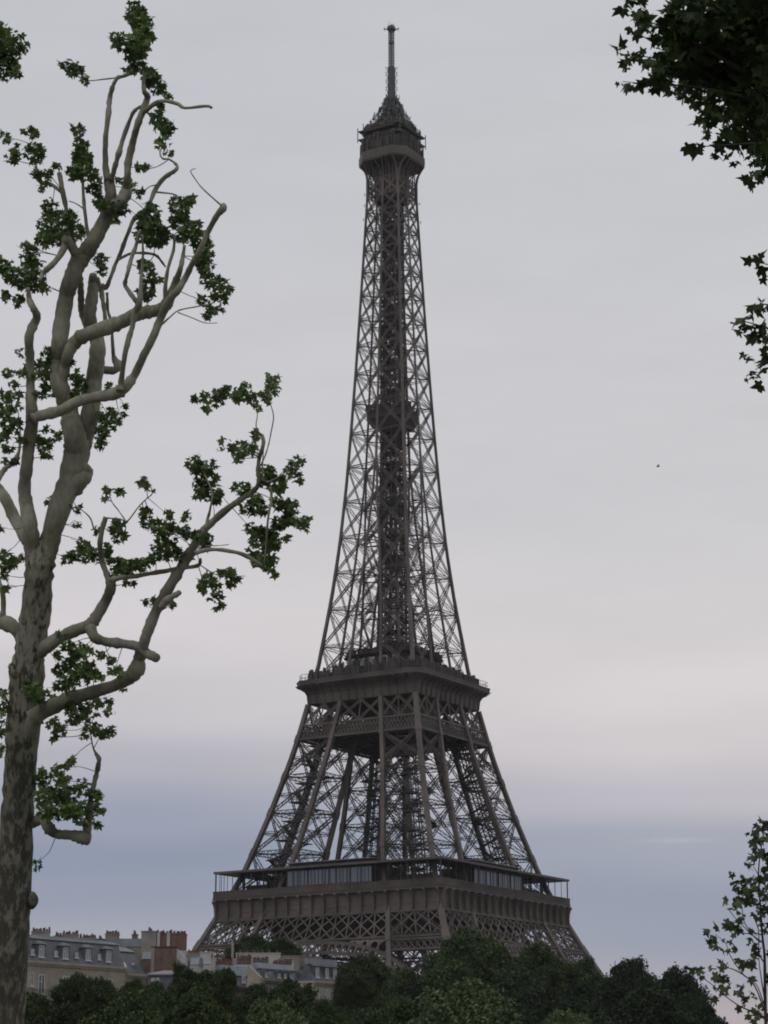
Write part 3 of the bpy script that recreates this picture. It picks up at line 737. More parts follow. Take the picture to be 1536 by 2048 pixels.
# ================================================================== TREES
def crs(pts, n=5):
    P = np.array(pts, float); P = np.vstack([2*P[0]-P[1], P, 2*P[-1]-P[-2]]); outp = []
    for i in range(1, len(P)-2):
        for t in np.linspace(0, 1, n, endpoint=False):
            a, b, c, d = P[i-1], P[i], P[i+1], P[i+2]
            outp.append(.5*((2*b)+(-a+c)*t+(2*a-5*b+4*c-d)*t*t+(-a+3*b-3*c+d)*t**3))
    outp.append(P[-2]); return np.array(outp)
def tube(mb, pts, sides=10, n=5, lump=.06, seed=0, closed_round=True):
    """pts: (x,y,z,r) world"""
    Q = crs(pts, n); r_ = np.random.default_rng(seed)
    P = Q[:, :3]; R = np.maximum(Q[:, 3], .004)
    T = np.gradient(P, axis=0); T /= np.linalg.norm(T, axis=1)[:, None]+1e-9
    ref = np.array([.3, .8, .1]); a = np.cross(T[0], ref); a /= np.linalg.norm(a); rings = []
    for i in range(len(P)):
        a = a-T[i]*(a@T[i]); a /= np.linalg.norm(a)+1e-9; b = np.cross(T[i], a)
        k = 1+lump*r_.standard_normal()+(.16 if r_.random() < .10 and sides >= 8 and sides < 16 and lump > .03 else 0)
        an = np.arange(sides)*2*pi/sides
        rad = R[i]*k*(1+lump*.7*r_.standard_normal(sides))
        rings.append(P[i]+np.outer(cos_(an)*rad, a)+np.outer(sin_(an)*rad, b))
    mb.rings(rings, True, True)
cos_, sin_ = np.cos, np.sin
def branch(mb, pts, d0, d1=None, seed=0, sides=8, n=4, lump=.06):
    """photo points (x, y, r px) -> real limb between distances d0 and d1"""
    d1 = d0 if d1 is None else d1; m = len(pts); Q = []
    for i, (x, y, r) in enumerate(pts):
        d = d0+(d1-d0)*i/max(1, m-1)+(.12*sin(i*2.1+seed) if 0 < i else 0)
        Q.append((*at(x, y, d), r*d/FPX))
    tube(mb, Q, sides, n, lump, seed)
    for q0, q1 in zip(Q[:-1], Q[1:]):
        for t in (0, .33, .66): ANCH.append([q0[j]+(q1[j]-q0[j])*t for j in range(3)])
    ANCH.append(list(Q[-1][:3]))

LEAF = []
for an, r in ((-90, .12), (-58, .42), (-25, .62), (-6, .42), (16, .74), (30, .68), (52, .44), (90, 1.0), (128, .44), (150, .68), (164, .74), (186, .42), (205, .62), (238, .42)):
    LEAF.append((r*cos(radians(an)), r*sin(radians(an)), 0))
LEAF = np.array(LEAF)
LEAF[:, 2] = -.28*np.abs(LEAF[:, 0])-.12*LEAF[:, 1]**2
LV = np.vstack([[0, 0.05, .05], LEAF]); LF = np.array([(0, i+1, (i+1) % 14+1) for i in range(14)])
def twigs(mb, anchors, clumps, seed, r0=.012, sub=3, reach=1e9):
    """a thin shoot from the nearest limb into each leaf clump, with a few side shoots"""
    r = np.random.default_rng(seed)
    for (x, y, rx, ry, d) in clumps:
        c = at(x, y, d); k = int(np.argmin(((anchors-c)**2).sum(1))); a = anchors[k]
        if np.linalg.norm(a-c) > reach: continue
        m = (a+c)/2+r.standard_normal(3)*.05*np.linalg.norm(c-a)
        tube(mb, [(*a, r0), (*m, r0*.75), (*c, r0*.45)], 4, 2, 0, 1)
        for _ in range(sub):
            e = c+RV*r.uniform(-1, 1)*rx*d/FPX+UV*r.uniform(-.4, 1)*ry*d/FPX+FW*r.uniform(-.3, .3)
            s0 = c+(a-c)*r.uniform(0, .35); tube(mb, [(*s0, r0*.5), (*((s0+e)/2+r.standard_normal(3)*.03), r0*.35), (*e, r0*.2)], 4, 2, 0, 1)
ANCH = []
def leaves(name, clumps, size, dens, m, parent, seed, dj=.6, up=.35, rng_depth=None):
    """clumps: (px,py,rx,ry,dist) ellipses of foliage -> individual lobed leaves spread through each clump's volume"""
    r = np.random.default_rng(seed); C = []; 
    for (x, y, rx, ry, d) in clumps:
        rx_, ry_ = rx*d/FPX, ry*d/FPX
        lp = size/2
        k = max(2, int(pi*rx*ry/(size/d*FPX)**2*dens+.5))
        for _ in range(k):
            while True:
                u = r.uniform(-1, 1, 3)
                if u@u <= 1: break
            c = at(x, y, d)+RV*u[0]*rx_+UV*u[1]*ry_+FW*u[2]*max(.25, (rx_+ry_)/2)*dj*2
            C.append(c)
    C = np.array(C); n = len(C)
    nm = r.standard_normal((n, 3)); nm[:, 2] = np.abs(nm[:, 2])+up; nm /= np.linalg.norm(nm, axis=1)[:, None]
    ax = r.standard_normal((n, 3)); ax[:, 2] -= .35; ax -= nm*(ax*nm).sum(1)[:, None]; ax /= np.linalg.norm(ax, axis=1)[:, None]
    bx = np.cross(ax, nm); s = size*.5*(.45+.85*r.random(n))[:, None, None]
    fold = r.uniform(.3, 2.4, n)[:, None]
    lv = np.repeat(LV[None], n, 0).copy(); lv[:, :, 2] *= fold
    lv[:, :, 0] *= r.uniform(.7, 1.05, n)[:, None]
    V = C[:, None]+s*(lv[:, :, 0:1]*bx[:, None]+lv[:, :, 1:2]*ax[:, None]+lv[:, :, 2:3]*nm[:, None])
    F = (LF[None]+(15*np.arange(n))[:, None, None]).reshape(-1, 3)
    return fastmesh(name, V.reshape(-1, 3), F, m, parent)

# ---------------- pollarded plane tree at the left
D = 46.0
base = at(14, 2048, D); 
PT = empty('plane_tree', (base[0], base[1], GZ), 'near pruned plane tree with pale mottled bark and sparse leaf tufts, filling the left side', 'tree')
tk = MB()
b0 = np.array([base[0], base[1], GZ]); off = RH*-.25
trunk_pts = [(*(b0+off*1.2), .52), (*(b0+off*.8+np.array([0, 0, 1.6])), .42)]
for x, y, r in [(12, 2048, 36), (19, 1920, 36), (26, 1790, 37), (33, 1650, 34), (40, 1550, 33), (46, 1450, 34), (54, 1350, 34), (60, 1300, 31), (71, 1231, 30), (78, 1150, 28.5), (81, 1105, 24), (80, 1080, 12)]:
    trunk_pts.append((*at(x, y, D), r*D/FPX))
tube(tk, trunk_pts, 18, 6, .035, 1)
branch(tk, [(64, 1786, 6), (66, 1800, 11), (63, 1815, 6)], D-.1, D-.1, 2)
branch(tk, [(40, 1355, 8), (25, 1345, 8), (23, 1330, 6)], D-.2, D-.3, 3)
tk.build('trunk', MT['bark'], PT, True)
BR = [
 # left stem and what grows from it
 [('', D, D-.8, [(74, 1190, 18), (70, 1130, 18), (63, 1095, 16), (60, 1050, 15), (53, 1012, 14), (49, 975, 13), (54, 930, 12), (58, 890, 12), (64, 845, 13), (63, 815, 11), (61, 770, 9), (60, 716, 8.5), (58, 675, 9), (67, 650, 9), (74, 633, 8), (66, 615, 7), (59, 600, 6), (56, 575, 4)]),
  ('', D-.6, D-2.2, [(64, 838, 12), (78, 832, 11), (119, 822, 11), (156, 803, 11), (194, 794, 11), (231, 787, 13), (251, 773, 11), (269, 750, 9), (287, 712, 8), (306, 675, 8), (322, 634, 8), (341, 597, 8), (356, 580, 7), (372, 553, 6), (387, 522, 5.5), (402, 495, 5), (416, 464, 5.5), (434, 431, 6), (446, 417, 7.5), (447, 410, 5)]),
  ('', D-1.4, D-1.7, [(240, 782, 7), (242, 765, 6), (250, 709, 5.5), (262, 662, 5.5), (272, 622, 6), (279, 604, 6), (283, 544, 3), (286, 506, 2.4), (284, 470, 1.6)]),
  ('', D-2.2, D-2.4, [(444, 412, 1.8), (420, 391, 1.5), (403, 375, 1.4), (391, 359, 1.2), (381, 342, 1.1), (391, 337, .9)]),
  ('', D-1.8, D-2.0, [(322, 650, 2.4), (340, 634, 1.8), (359, 620, 1.6), (400, 612, 1.4), (428, 605, 1.1)]),
  ('', D-1.8, D-2.0, [(356, 625, 1.4), (385, 636, 1.1), (410, 646, 1), (434, 646, .8)])],
 # big leader
 [('', D, D+.2, [(76, 1175, 20), (86, 1125, 22), (98, 1087, 21), (116, 1025, 22), (139, 962, 24), (152, 905, 25), (149, 870, 22.5), (142, 840, 20), (134, 809, 18), (122, 778, 17.5), (117, 747, 17), (117, 716, 16.5), (119, 684, 16.5), (125, 637, 17), (133, 590, 17), (143, 559, 17), (155, 528, 17), (173, 503, 17), (187, 481, 16), (206, 448, 15), (219, 418, 14), (222, 391, 12), (219, 369, 11), (218, 350, 8)]),
  ('', D+.2, D+.5, [(215, 362, 8), (211, 328, 6), (211, 281, 5.5), (216, 234, 5.5), (219, 200, 5), (225, 175, 4.5), (234, 157, 4), (247, 152, 4), (266, 144, 4), (277, 141, 2.5), (280, 131, 1.5), (276, 100, 1.2), (274, 50, 1)]),
  ('', D+.3, D+.3, [(238, 155, 1.7), (203, 159, 1.4), (175, 161, 1.2), (150, 150, .9)]),
  ('', D+.1, D-.3, [(222, 360, 7), (228, 341, 5), (237, 309, 5), (247, 275, 4.6), (262, 234, 4.2), (272, 219, 3.6), (288, 210, 3)]),
  ('', D, D-.6, [(220, 418, 12), (240, 404, 12), (250, 390, 13), (253, 375, 10), (255, 352, 7), (256, 328, 7), (264, 291, 7), (275, 250, 6.5), (287, 219, 7), (295, 194, 6), (289, 184, 5), (287, 169, 4), (288, 141, 3)]),
  ('', D-.5, D-.9, [(288, 224, 5), (309, 208, 4.2), (331, 202, 4), (356, 208, 4), (370, 216, 3.2), (412, 212, 3), (423, 215, 3)]),
  ('', D-.5, D-.6, [(290, 222, 2), (305, 236, 1.4), (322, 265, 1.2), (330, 300, 1)]),
  ('', D+.1, D+.6, [(165, 510, 8), (146, 492, 7), (134, 425, 5), (125, 381, 5), (119, 347, 4.6)]),
  ('', D+.4, D+.7, [(122, 383, 4), (103, 369, 4), (78, 362, 4), (72, 330, 2), (66, 290, 1.2)]),
  ('', D, D+.5, [(178, 478, 4), (175, 465, 3.5), (169, 416, 3.5), (166, 375, 3), (164, 312, 2), (160, 260, 1.4)]),
  ('', D+.3, D+.3, [(168, 418, 1.4), (152, 407, 1.2), (138, 402, 1.1)]),
  ('', D-.1, D-.9, [(150, 508, 9), (134, 478, 9.5), (131, 490, 8), (119, 512, 6), (103, 531, 6), (87, 545, 5), (80, 560, 3)])],
 # twin leader behind, with the long crossing limb
 [('', D+.1, D+.9, [(140, 985, 14), (156, 925, 19), (168, 880, 19), (178, 840, 18), (184, 800, 17), (188, 762, 17), (194, 715, 16), (194, 680, 15), (182, 652, 13.5), (180, 622, 13), (185, 590, 12), (187, 565, 11), (186, 550, 8)]),
  ('', D+.9, D+.7, [(176, 655, 8), (165, 630, 7), (162, 606, 6.5), (161, 569, 6), (158, 545, 5)]),
  ('', D+.9, D+.6, [(192, 556, 6), (202, 580, 5), (207, 610, 4.5), (212, 648, 4.5)]),
  ('', D+.9, D+1.4, [(196, 572, 7), (212, 574, 5.5), (219, 560, 4.2), (231, 528, 4), (241, 506, 4), (256, 466, 4), (270, 435, 4.2), (290, 420, 4), (300, 405, 4.4), (312, 377, 5), (328, 356, 5), (350, 341, 4.2), (354, 331, 3), (339, 319, 2.2), (325, 317, 2), (320, 305, 1.6), (326, 290, 1)]),
  ('', D+1.2, D+1.2, [(310, 384, 2), (345, 388, 1.8), (360, 396, 1.2)]),
  ('', D+1.2, D+1.2, [(312, 370, 1.6), (298, 374, 1.2), (284, 388, 1)]),
  ('', D+1.3, D+1.3, [(335, 321, 1.2), (315, 333, 1), (298, 337, .9)]),
  ('', D+1.0, D+1.2, [(235, 521, 2.5), (256, 509, 3), (275, 506, 3), (309, 509, 3), (322, 522, 2.6), (331, 534, 2)]),
  ('', D+1.0, D+.9, [(214, 585, 3), (216, 622, 3), (223, 646, 3), (225, 684, 3.6), (228, 716, 5.5), (236, 729, 8), (228, 741, 8), (205, 739, 7)]),
  ('', D-.1, D-1.2, [(124, 770, 8), (130, 735, 10.5), (136, 710, 11.5), (146, 690, 13), (163, 674, 14), (187, 664, 14.5), (219, 653, 15), (250, 641, 13.5), (272, 629, 14.5), (291, 625, 13), (312, 621, 12), (331, 611, 12), (344, 584, 9), (353, 559, 7), (361, 537, 5.5), (366, 512, 4), (369, 490, 3)]),
  ('', D-1.0, D-1.1, [(331, 606, 5), (330, 581, 4.2), (336, 537, 3.6), (347, 500, 3), (350, 470, 2)]),
  ('', D-.7, D-.9, [(281, 616, 6), (270, 600, 5), (256, 580, 4.6), (250, 568, 4.2), (256, 544, 4), (262, 519, 4), (272, 491, 4), (280, 460, 2.5)]),
  ('', D+.1, D+.1, [(146, 985, 14), (158, 960, 20), (166, 948, 20), (166, 938, 15), (160, 925, 10)])],
 # limbs leaving the trunk to the left
 [('', D, D+1.6, [(58, 1085, 12), (44, 1062, 12.5), (28, 1034, 12), (12, 1000, 11.5), (-4, 978, 11), (-30, 950, 9)]),
  ('', D+1, D+1.6, [(-8, 965, 6), (6, 942, 5.5), (25, 925, 5), (38, 903, 3.6), (40, 859, 1.6), (36, 820, 1)]),
  ('', D, D+1.0, [(52, 1296, 14), (42, 1272, 13.5), (25, 1253, 14), (0, 1242, 15), (-26, 1236, 12)]),
  ('', D+.6, D+.8, [(3, 1240, 7), (7, 1212, 6), (4, 1181, 5), (-6, 1150, 4)])],
 # first long limb to the right
 [('', D, D-1.2, [(70, 1310, 14), (91, 1294, 15), (119, 1275, 13), (156, 1259, 13), (181, 1249, 12.5), (194, 1231, 11.5), (212, 1200, 10.5), (222, 1172, 10.5), (213, 1147, 6.5), (203, 1119, 5.6), (200, 1087, 5.2), (205, 1056, 5), (212, 1034, 5)]),
  ('', D-1.1, D-1.4, [(222, 1160, 6), (240, 1156, 5), (266, 1153, 4.6), (312, 1145, 4.6), (359, 1137, 4.6), (396, 1131, 4.2), (401, 1118, 3)]),
  ('', D-.6, D-1.2, [(180, 1254, 12), (190, 1275, 10), (210, 1283, 9), (234, 1286, 9.5), (272, 1292, 9), (295, 1307, 9.5), (313, 1316, 9)]),
  ('', D-1.2, D-1.2, [(214, 1036, 1.8), (240, 1038, 1.5), (255, 1042, 1.5), (275, 1016, 1.5), (290, 1000, 1.3), (305, 986, 1.2), (298, 968, .9)]),
  ('', D-1.2, D-1.2, [(250, 1040, 1.5), (236, 1020, 1.3), (225, 1006, 1.1), (219, 990, .9)]),
  ('', D-1.2, D-1.2, [(188, 1060, 1.6), (181, 1037, 1.5), (166, 1022, 1.3), (150, 1010, 1)])],
 # second long limb, the knuckled one with the wavy upright
 [('', D, D-2.6, [(50, 1480, 20), (60, 1452, 20), (74, 1430, 18), (103, 1414, 16), (141, 1398, 14.5), (187, 1384, 13.5), (234, 1369, 12.5), (262, 1352, 15), (274, 1338, 17), (279, 1315, 12), (288, 1285, 11), (297, 1259, 11.5), (312, 1222, 11), (331, 1187, 11), (353, 1150, 10.5), (372, 1119, 10), (387, 1094, 9), (403, 1066, 8), (428, 1041, 7.2), (453, 1019, 6.6), (480, 1000, 6), (506, 982, 5.6), (518, 966, 5), (516, 939, 4.2), (519, 915, 4), (524, 899, 4), (527, 884, 4), (524, 869, 3.2)]),
  ('', D-2.5, D-2.6, [(521, 932, 1.7), (530, 912, 1.5), (537, 889, 1.4), (543, 860, 1.2), (547, 833, 1.2), (541, 808, 1), (535, 790, .9)]),
  ('', D-2.6, D-2.6, [(524, 870, 1.8), (512, 856, 1.3), (515, 825, 1.1), (505, 800, .9)]),
  ('', D-2.2, D-2.5, [(390, 1106, 5), (408, 1101, 4.2), (432, 1099, 4), (469, 1104, 4), (495, 1113, 4), (524, 1131, 3)]),
  ('', D-2.3, D-2.3, [(411, 1058, 3.2), (416, 1035, 2.8), (421, 1015, 2.5), (424, 984, 1.6), (410, 950, 1)]),
  ('', D-2.5, D-2.6, [(540, 975, 3), (543, 995, 3), (536, 1037, 2.5), (532, 1090, 2), (528, 1128, 1.5)]),
  ('', D-1.9, D-2.0, [(322, 1215, 8), (335, 1200, 7), (350, 1190, 6), (358, 1186, 5.6)]),
  ('', D-2.4, D-2.4, [(528, 884, 1), (526, 960, 2), (555, 955, 1.6), (575, 940, 1.2), (598, 920, 1)]),
  ('', D-2.0, D-2.0, [(400, 1130, 1.2), (430, 1148, 1), (455, 1152, .9), (490, 1152, .7)]),
  ('', D-2.2, D-2.2, [(412, 1092, 1.2), (440, 1091, .9), (458, 1089, .8)])],
 # lowest stump with the upright shoot
 [('', D, D-.9, [(58, 1648, 12), (72, 1642, 11), (86, 1638, 10.5), (97, 1655, 11.5), (113, 1668, 10.5), (141, 1670, 9.5), (160, 1674, 13), (178, 1678, 13)]),
  ('', D-.8, D-1.0, [(173, 1668, 9), (176, 1640, 7), (181, 1600, 5.6), (188, 1568, 5.2), (194, 1544, 5.2), (198, 1520, 5), (193, 1509, 3.6), (187, 1497, 1.8), (183, 1478, 1.3), (180, 1450, 1)])],
]
sd_ = 10
for grp in BR:
    mb = MB()
    for _, d0, d1, pts in grp:
        sd_ += 1
        big = max(p[2] for p in pts)
        branch(mb, pts, d0, d1, sd_, 14 if big > 9 else 8 if big > 3 else 5, 5 if big > 5 else 3, .045 if big > 9 else .09)
    mb.build('branch', MT['limb'], PT, True)
CL = """20,90,35,30 10,130,25,30 0,60,14,20 30,140,12,12 -25,100,35,50
270,25,20,22 285,55,24,40 250,85,22,20 272,110,20,28 228,78,6,14 262,137,15,9 280,90,20,25
147,135,18,16 168,158,9,11 130,132,10,5
300,155,18,18 315,170,16,18 335,192,10,7 295,145,10,8
312,235,14,16 330,255,20,20 325,285,15,10 337,305,9,6 320,215,8,10
283,335,15,10
10,275,10,11 35,305,11,16 22,318,11,7 65,265,15,12 72,305,22,20 78,345,14,12 45,260,7,6 100,350,9,9 115,333,9,6 82,375,8,8 95,368,9,6
158,260,15,12 160,290,17,15 165,315,20,18 150,345,18,16 185,350,14,14 190,375,14,16 165,340,20,20
100,415,18,18 100,450,22,28 135,440,20,22 120,475,32,18 155,465,13,16 85,480,12,16
215,410,28,13 235,415,22,13 260,370,13,11 280,385,10,7 240,360,8,8 228,440,10,8 200,400,12,10
300,430,22,26 300,465,32,28 285,440,16,18 318,480,18,16
355,410,18,16 360,440,22,22 380,400,11,9 385,460,20,18 330,470,14,12 365,470,18,18
400,480,22,18 405,515,17,22 415,500,14,18
60,505,18,18 45,555,22,22 70,560,25,22 90,575,9,11 20,545,18,22 10,590,10,13 35,600,11,13 65,525,22,18 50,490,7,9 5,530,10,20
200,520,10,16 205,540,7,16
295,540,15,16 295,580,18,20 310,555,11,11 285,530,9,14
412,535,17,18 420,560,18,16 440,565,13,13 440,590,19,16 457,578,10,9 430,620,18,11 415,630,12,8 405,600,12,10
95,705,14,12 70,730,18,12 80,750,18,12 75,790,11,11 100,770,18,26 145,725,8,10 40,705,6,9 15,745,12,9 30,770,10,8 45,745,13,9 100,735,16,16
10,790,13,10 20,810,20,18 25,850,22,16 10,830,13,13 35,790,9,9 8,870,12,14
160,770,16,22 155,790,18,14 220,775,10,10 215,830,18,18 225,845,16,11 205,865,13,22 200,890,10,12 250,812,9,7 240,830,9,8 150,750,12,12
15,895,16,10 20,920,18,8 40,880,9,9 90,890,16,16 95,910,14,10 85,860,7,7 110,870,11,13 75,880,7,13
97,1000,7,7 155,1018,8,10 157,1047,4,4 152,1055,3,4 145,1010,5,4
220,980,13,7 240,982,8,6 212,995,6,7 285,960,12,9 290,970,9,8 304,978,5,5
390,930,18,20 415,935,18,15 410,965,26,20 425,995,20,13 440,985,10,9 400,990,12,10
290,1025,11,11 300,1045,18,12 335,1030,9,11 335,1060,28,18 370,1035,10,9 375,1065,18,13 395,1075,13,11 330,1095,28,18 350,1110,26,12 310,1115,13,12 400,1090,20,13 415,1075,9,9 375,1110,18,10
160,1080,9,7 170,1095,18,12 150,1110,20,10 135,1117,16,8 185,1110,22,16 195,1060,10,9 215,1100,13,16
235,1045,13,12 238,1070,16,18 225,1060,9,11 230,1120,18,9 250,1135,28,16 285,1130,18,12 262,1125,18,12 260,1165,12,7 235,1150,13,9
8,1110,13,12 15,1130,16,16 30,1120,13,9 8,1150,9,14 12,1175,7,7 0,1055,5,8 40,1112,6,6
290,1200,6,8 308,1205,9,9 345,1208,9,7
415,1155,13,12 405,1175,12,16 430,1190,12,12 440,1212,11,11 455,1145,19,12 465,1165,12,10 477,1157,8,7 430,1165,12,12
390,800,7,8 410,793,11,12 435,795,17,18 455,780,14,12 412,817,9,7 490,775,16,12 480,790,14,12 505,795,13,13 515,815,9,7 530,790,11,12 545,775,14,14 540,755,7,9 555,752,5,6 535,800,9,8 470,795,10,10
445,880,7,7 440,898,7,4 467,892,13,13 480,905,13,13 490,890,7,9 478,918,9,7 510,870,11,11 505,895,9,9 502,905,6,9 515,862,5,5
535,945,16,18 535,965,18,13 565,960,15,15 575,945,9,13 590,940,13,14 600,920,10,10 585,925,7,9 560,975,13,9 600,960,9,7
475,970,11,7 490,980,16,12 510,1000,18,14 495,1020,16,12 520,1015,16,14
560,1005,18,14 580,1020,16,16 590,1005,10,9 575,1040,18,14 600,1045,16,12 615,1038,10,8 610,1055,8,7 560,1045,18,14
500,1055,12,11 515,1070,22,18 540,1065,20,16 520,1095,22,18 545,1090,18,14 575,1075,11,7 530,1115,18,12 515,1125,12,9 545,1120,12,11 540,1140,11,9 552,1150,5,5
120,1270,9,7 135,1290,16,12 155,1300,18,16 175,1300,14,11 200,1310,11,11 115,1312,11,9 150,1330,24,22 180,1340,20,20 120,1340,13,13 200,1355,11,9 230,1340,14,9 225,1320,9,9 240,1350,5,5 130,1370,22,17 160,1350,24,20
65,1380,20,13 55,1360,13,9 90,1390,16,11 75,1400,14,10
105,1445,11,12 120,1460,13,12 110,1475,7,7 150,1415,20,18 175,1425,20,20 150,1440,18,12 195,1405,14,12 220,1425,10,10 185,1455,20,10 200,1470,14,9 222,1462,10,12 170,1470,9,7 245,1378,7,4 215,1400,9,8
5,1385,11,9 8,1410,11,13 3,1450,7,26 3,1500,5,14
85,1540,12,9 90,1560,18,14 115,1540,14,11 125,1560,16,14 141,1522,9,6 133,1532,9,7 85,1590,14,18 110,1590,27,18 140,1590,23,20 165,1570,16,12 185,1590,16,14 197,1585,9,7 150,1620,32,18 120,1622,27,18 185,1615,18,14 205,1625,7,6 170,1642,18,10 195,1650,5,7 90,1620,16,18
73,1725,7,7 77,1737,5,3"""
cl = []; rr = random.Random(2)
for t in CL.split():
    x, y, a, b = [float(v) for v in t.split(',')]
    d = D+rr.uniform(-.7, .7)-(max(0, x-150)/450)*2.2*(1 if y > 700 else .3)
    if 250 > x and y > 1250: d -= .8
    cl.append((x, y, a*1.06, b*1.06, d))
tw = MB(); twigs(tw, np.array(ANCH), cl, 3, .011, 3, .8); tw.build('twigs', MT['bark_far'], PT)
leaves('crown', cl, .25, 26, MT['leaf_plane'], PT, 5)

# ---------------- overhanging crown, top right
D2 = 22.0
tb = at(1960, 2048, D2)
OT = empty('plane_tree', (tb[0], tb[1], GZ), 'dark leafy plane tree whose shaded boughs hang into the upper right corner', 'tree')
tk = MB()
T = lambda x, y, r, d=D2: (*at(x, y, d), r)
tube(tk, [(tb[0], tb[1], GZ, .42), (tb[0], tb[1], GZ+2, .32), T(1950, 1500, .28), T(1930, 900, .25), T(1900, 300, .2), T(1860, -300, .14), T(1840, -800, .06)], 14, 5, .03, 4)
tk.build('trunk', MT['bark'], OT, True)
mb = MB()
for i, pts in enumerate([[(1930, 700, .12), (1800, 420, .09), (1650, 240, .06), (1500, 150, .035), (1380, 80, .015), (1290, 40, .006), (1240, 25, .003)],
            [(1650, 240, .05), (1520, 200, .03), (1400, 140, .012), (1300, 115, .006), (1240, 108, .003)], [(1520, 200, .02), (1400, 175, .009), (1300, 168, .005), (1245, 163, .003)],
            [(1800, 420, .06), (1650, 330, .04), (1540, 290, .02), (1450, 290, .008), (1390, 295, .003)], [(1540, 290, .012), (1470, 240, .008), (1410, 250, .004)],
            [(1650, 330, .03), (1560, 350, .01), (1510, 352, .005)], [(1940, 900, .1), (1750, 750, .06), (1600, 680, .03), (1530, 655, .012), (1480, 640, .004)],
            [(1600, 680, .02), (1540, 720, .009), (1510, 740, .004)], [(1750, 750, .03), (1620, 640, .015), (1540, 610, .008), (1500, 612, .004)], [(1800, 600, .03), (1650, 560, .015), (1540, 530, .007), (1510, 525, .003)],
            [(1900, 300, .1), (1700, 50, .07), (1500, -60, .04), (1350, -90, .02)]]):
    tube(mb, [T(x, y, r, D2+.5*sin(i*1.7)*(1-j/len(pts))) for j, (x, y, r) in enumerate(pts)], 7, 4, .05, i)
mb.build('branch', MT['bark_far'], OT, True)
C2 = """1235,25,12,7 1248,15,8,5 1280,30,18,16 1290,48,14,16 1265,64,12,10 1262,-2,14,5 1292,-3,8,4 1330,20,9,11 1345,35,22,18 1320,75,16,14 1350,60,28,20 1310,50,12,10
1235,105,7,10 1257,112,18,9 1256,126,11,10 1290,115,14,14 1310,130,16,12 1330,100,22,20 1285,100,10,8
1240,165,7,7 1262,173,14,8 1285,168,12,7 1310,165,20,16 1330,150,28,22 1345,172,16,9 1320,185,6,6
1365,192,12,9 1375,200,9,7 1400,200,18,14 1420,215,16,12 1440,190,28,18 1405,238,10,9 1420,255,10,11 1415,270,13,10 1390,290,13,7 1375,298,5,4 1396,300,7,4
1450,262,13,12 1465,230,22,13 1440,300,14,12 1455,310,8,6 1480,280,22,18 1475,325,7,5 1490,310,14,10 1510,320,12,10 1520,270,22,36
1505,345,10,7 1520,350,11,9 1495,352,6,3 1510,368,7,5 1530,355,8,12
1525,507,7,6 1520,520,9,7 1502,520,4,3 1515,537,4,6 1534,556,6,8 1500,613,10,6 1508,620,6,8 1525,605,6,6 1522,618,4,5 1535,615,5,8
1472,640,7,8 1497,635,10,7 1495,655,12,8 1520,650,10,4 1520,670,17,9 1500,675,8,8 1528,690,11,15 1475,662,5,7 1485,708,5,3 1495,720,4,9 1505,715,4,7 1520,735,8,10 1508,745,7,7 1500,757,3,5 1520,757,7,8 1524,770,4,4 1534,720,6,22"""
rr = random.Random(8); cl = []
for t in C2.split():
    x, y, a, b = [float(v) for v in t.split(',')]; cl.append((x, y, a, b, D2+rr.uniform(-.5, .5)))
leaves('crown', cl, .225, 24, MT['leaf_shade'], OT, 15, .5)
core = []
for x, y, a, b in ((1400, 55, 62, 50), (1400, 125, 52, 42), (1460, 50, 75, 68), (1505, 100, 50, 80), (1450, 155, 48, 38), (1505, 200, 42, 50), (1520, 20, 60, 60), (1375, 20, 40, 40), (1480, 215, 30, 20), (1370, 90, 40, 50), (1525, 240, 25, 40), (1520, 160, 40, 50), (1345, 62, 32, 26), (1345, 135, 34, 28), (1425, 225, 26, 18), (1462, 272, 26, 18), (1520, 300, 20, 26), (1380, 170, 22, 18)):
    for _ in range(2): core.append((x, y, a, b, D2+rr.uniform(-.2, 1.6)))
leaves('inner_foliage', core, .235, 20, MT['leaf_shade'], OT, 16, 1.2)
wide = []
for _ in range(90):     # unseen rest of the crown, up and right, spread wide to block light
    u = rr.random(); x = rr.uniform(1480, 2350); y = rr.uniform(-950, 120)
    if x < 1640: x += 60; y = min(y, -60)
    wide.append((x, y, 110, 90, D2+rr.uniform(-2.5, 4)))
for _ in range(26): wide.append((rr.uniform(1700, 2300), rr.uniform(150, 700), 90, 70, D2+rr.uniform(-2, 3)))
for _ in range(30): wide.append((rr.uniform(1330, 1600), rr.uniform(-420, -110), 80, 60, D2+rr.uniform(-1.5, 3.5)))
leaves('upper_foliage', wide, .34, 5, MT['leaf_shade'], OT, 17, .8)

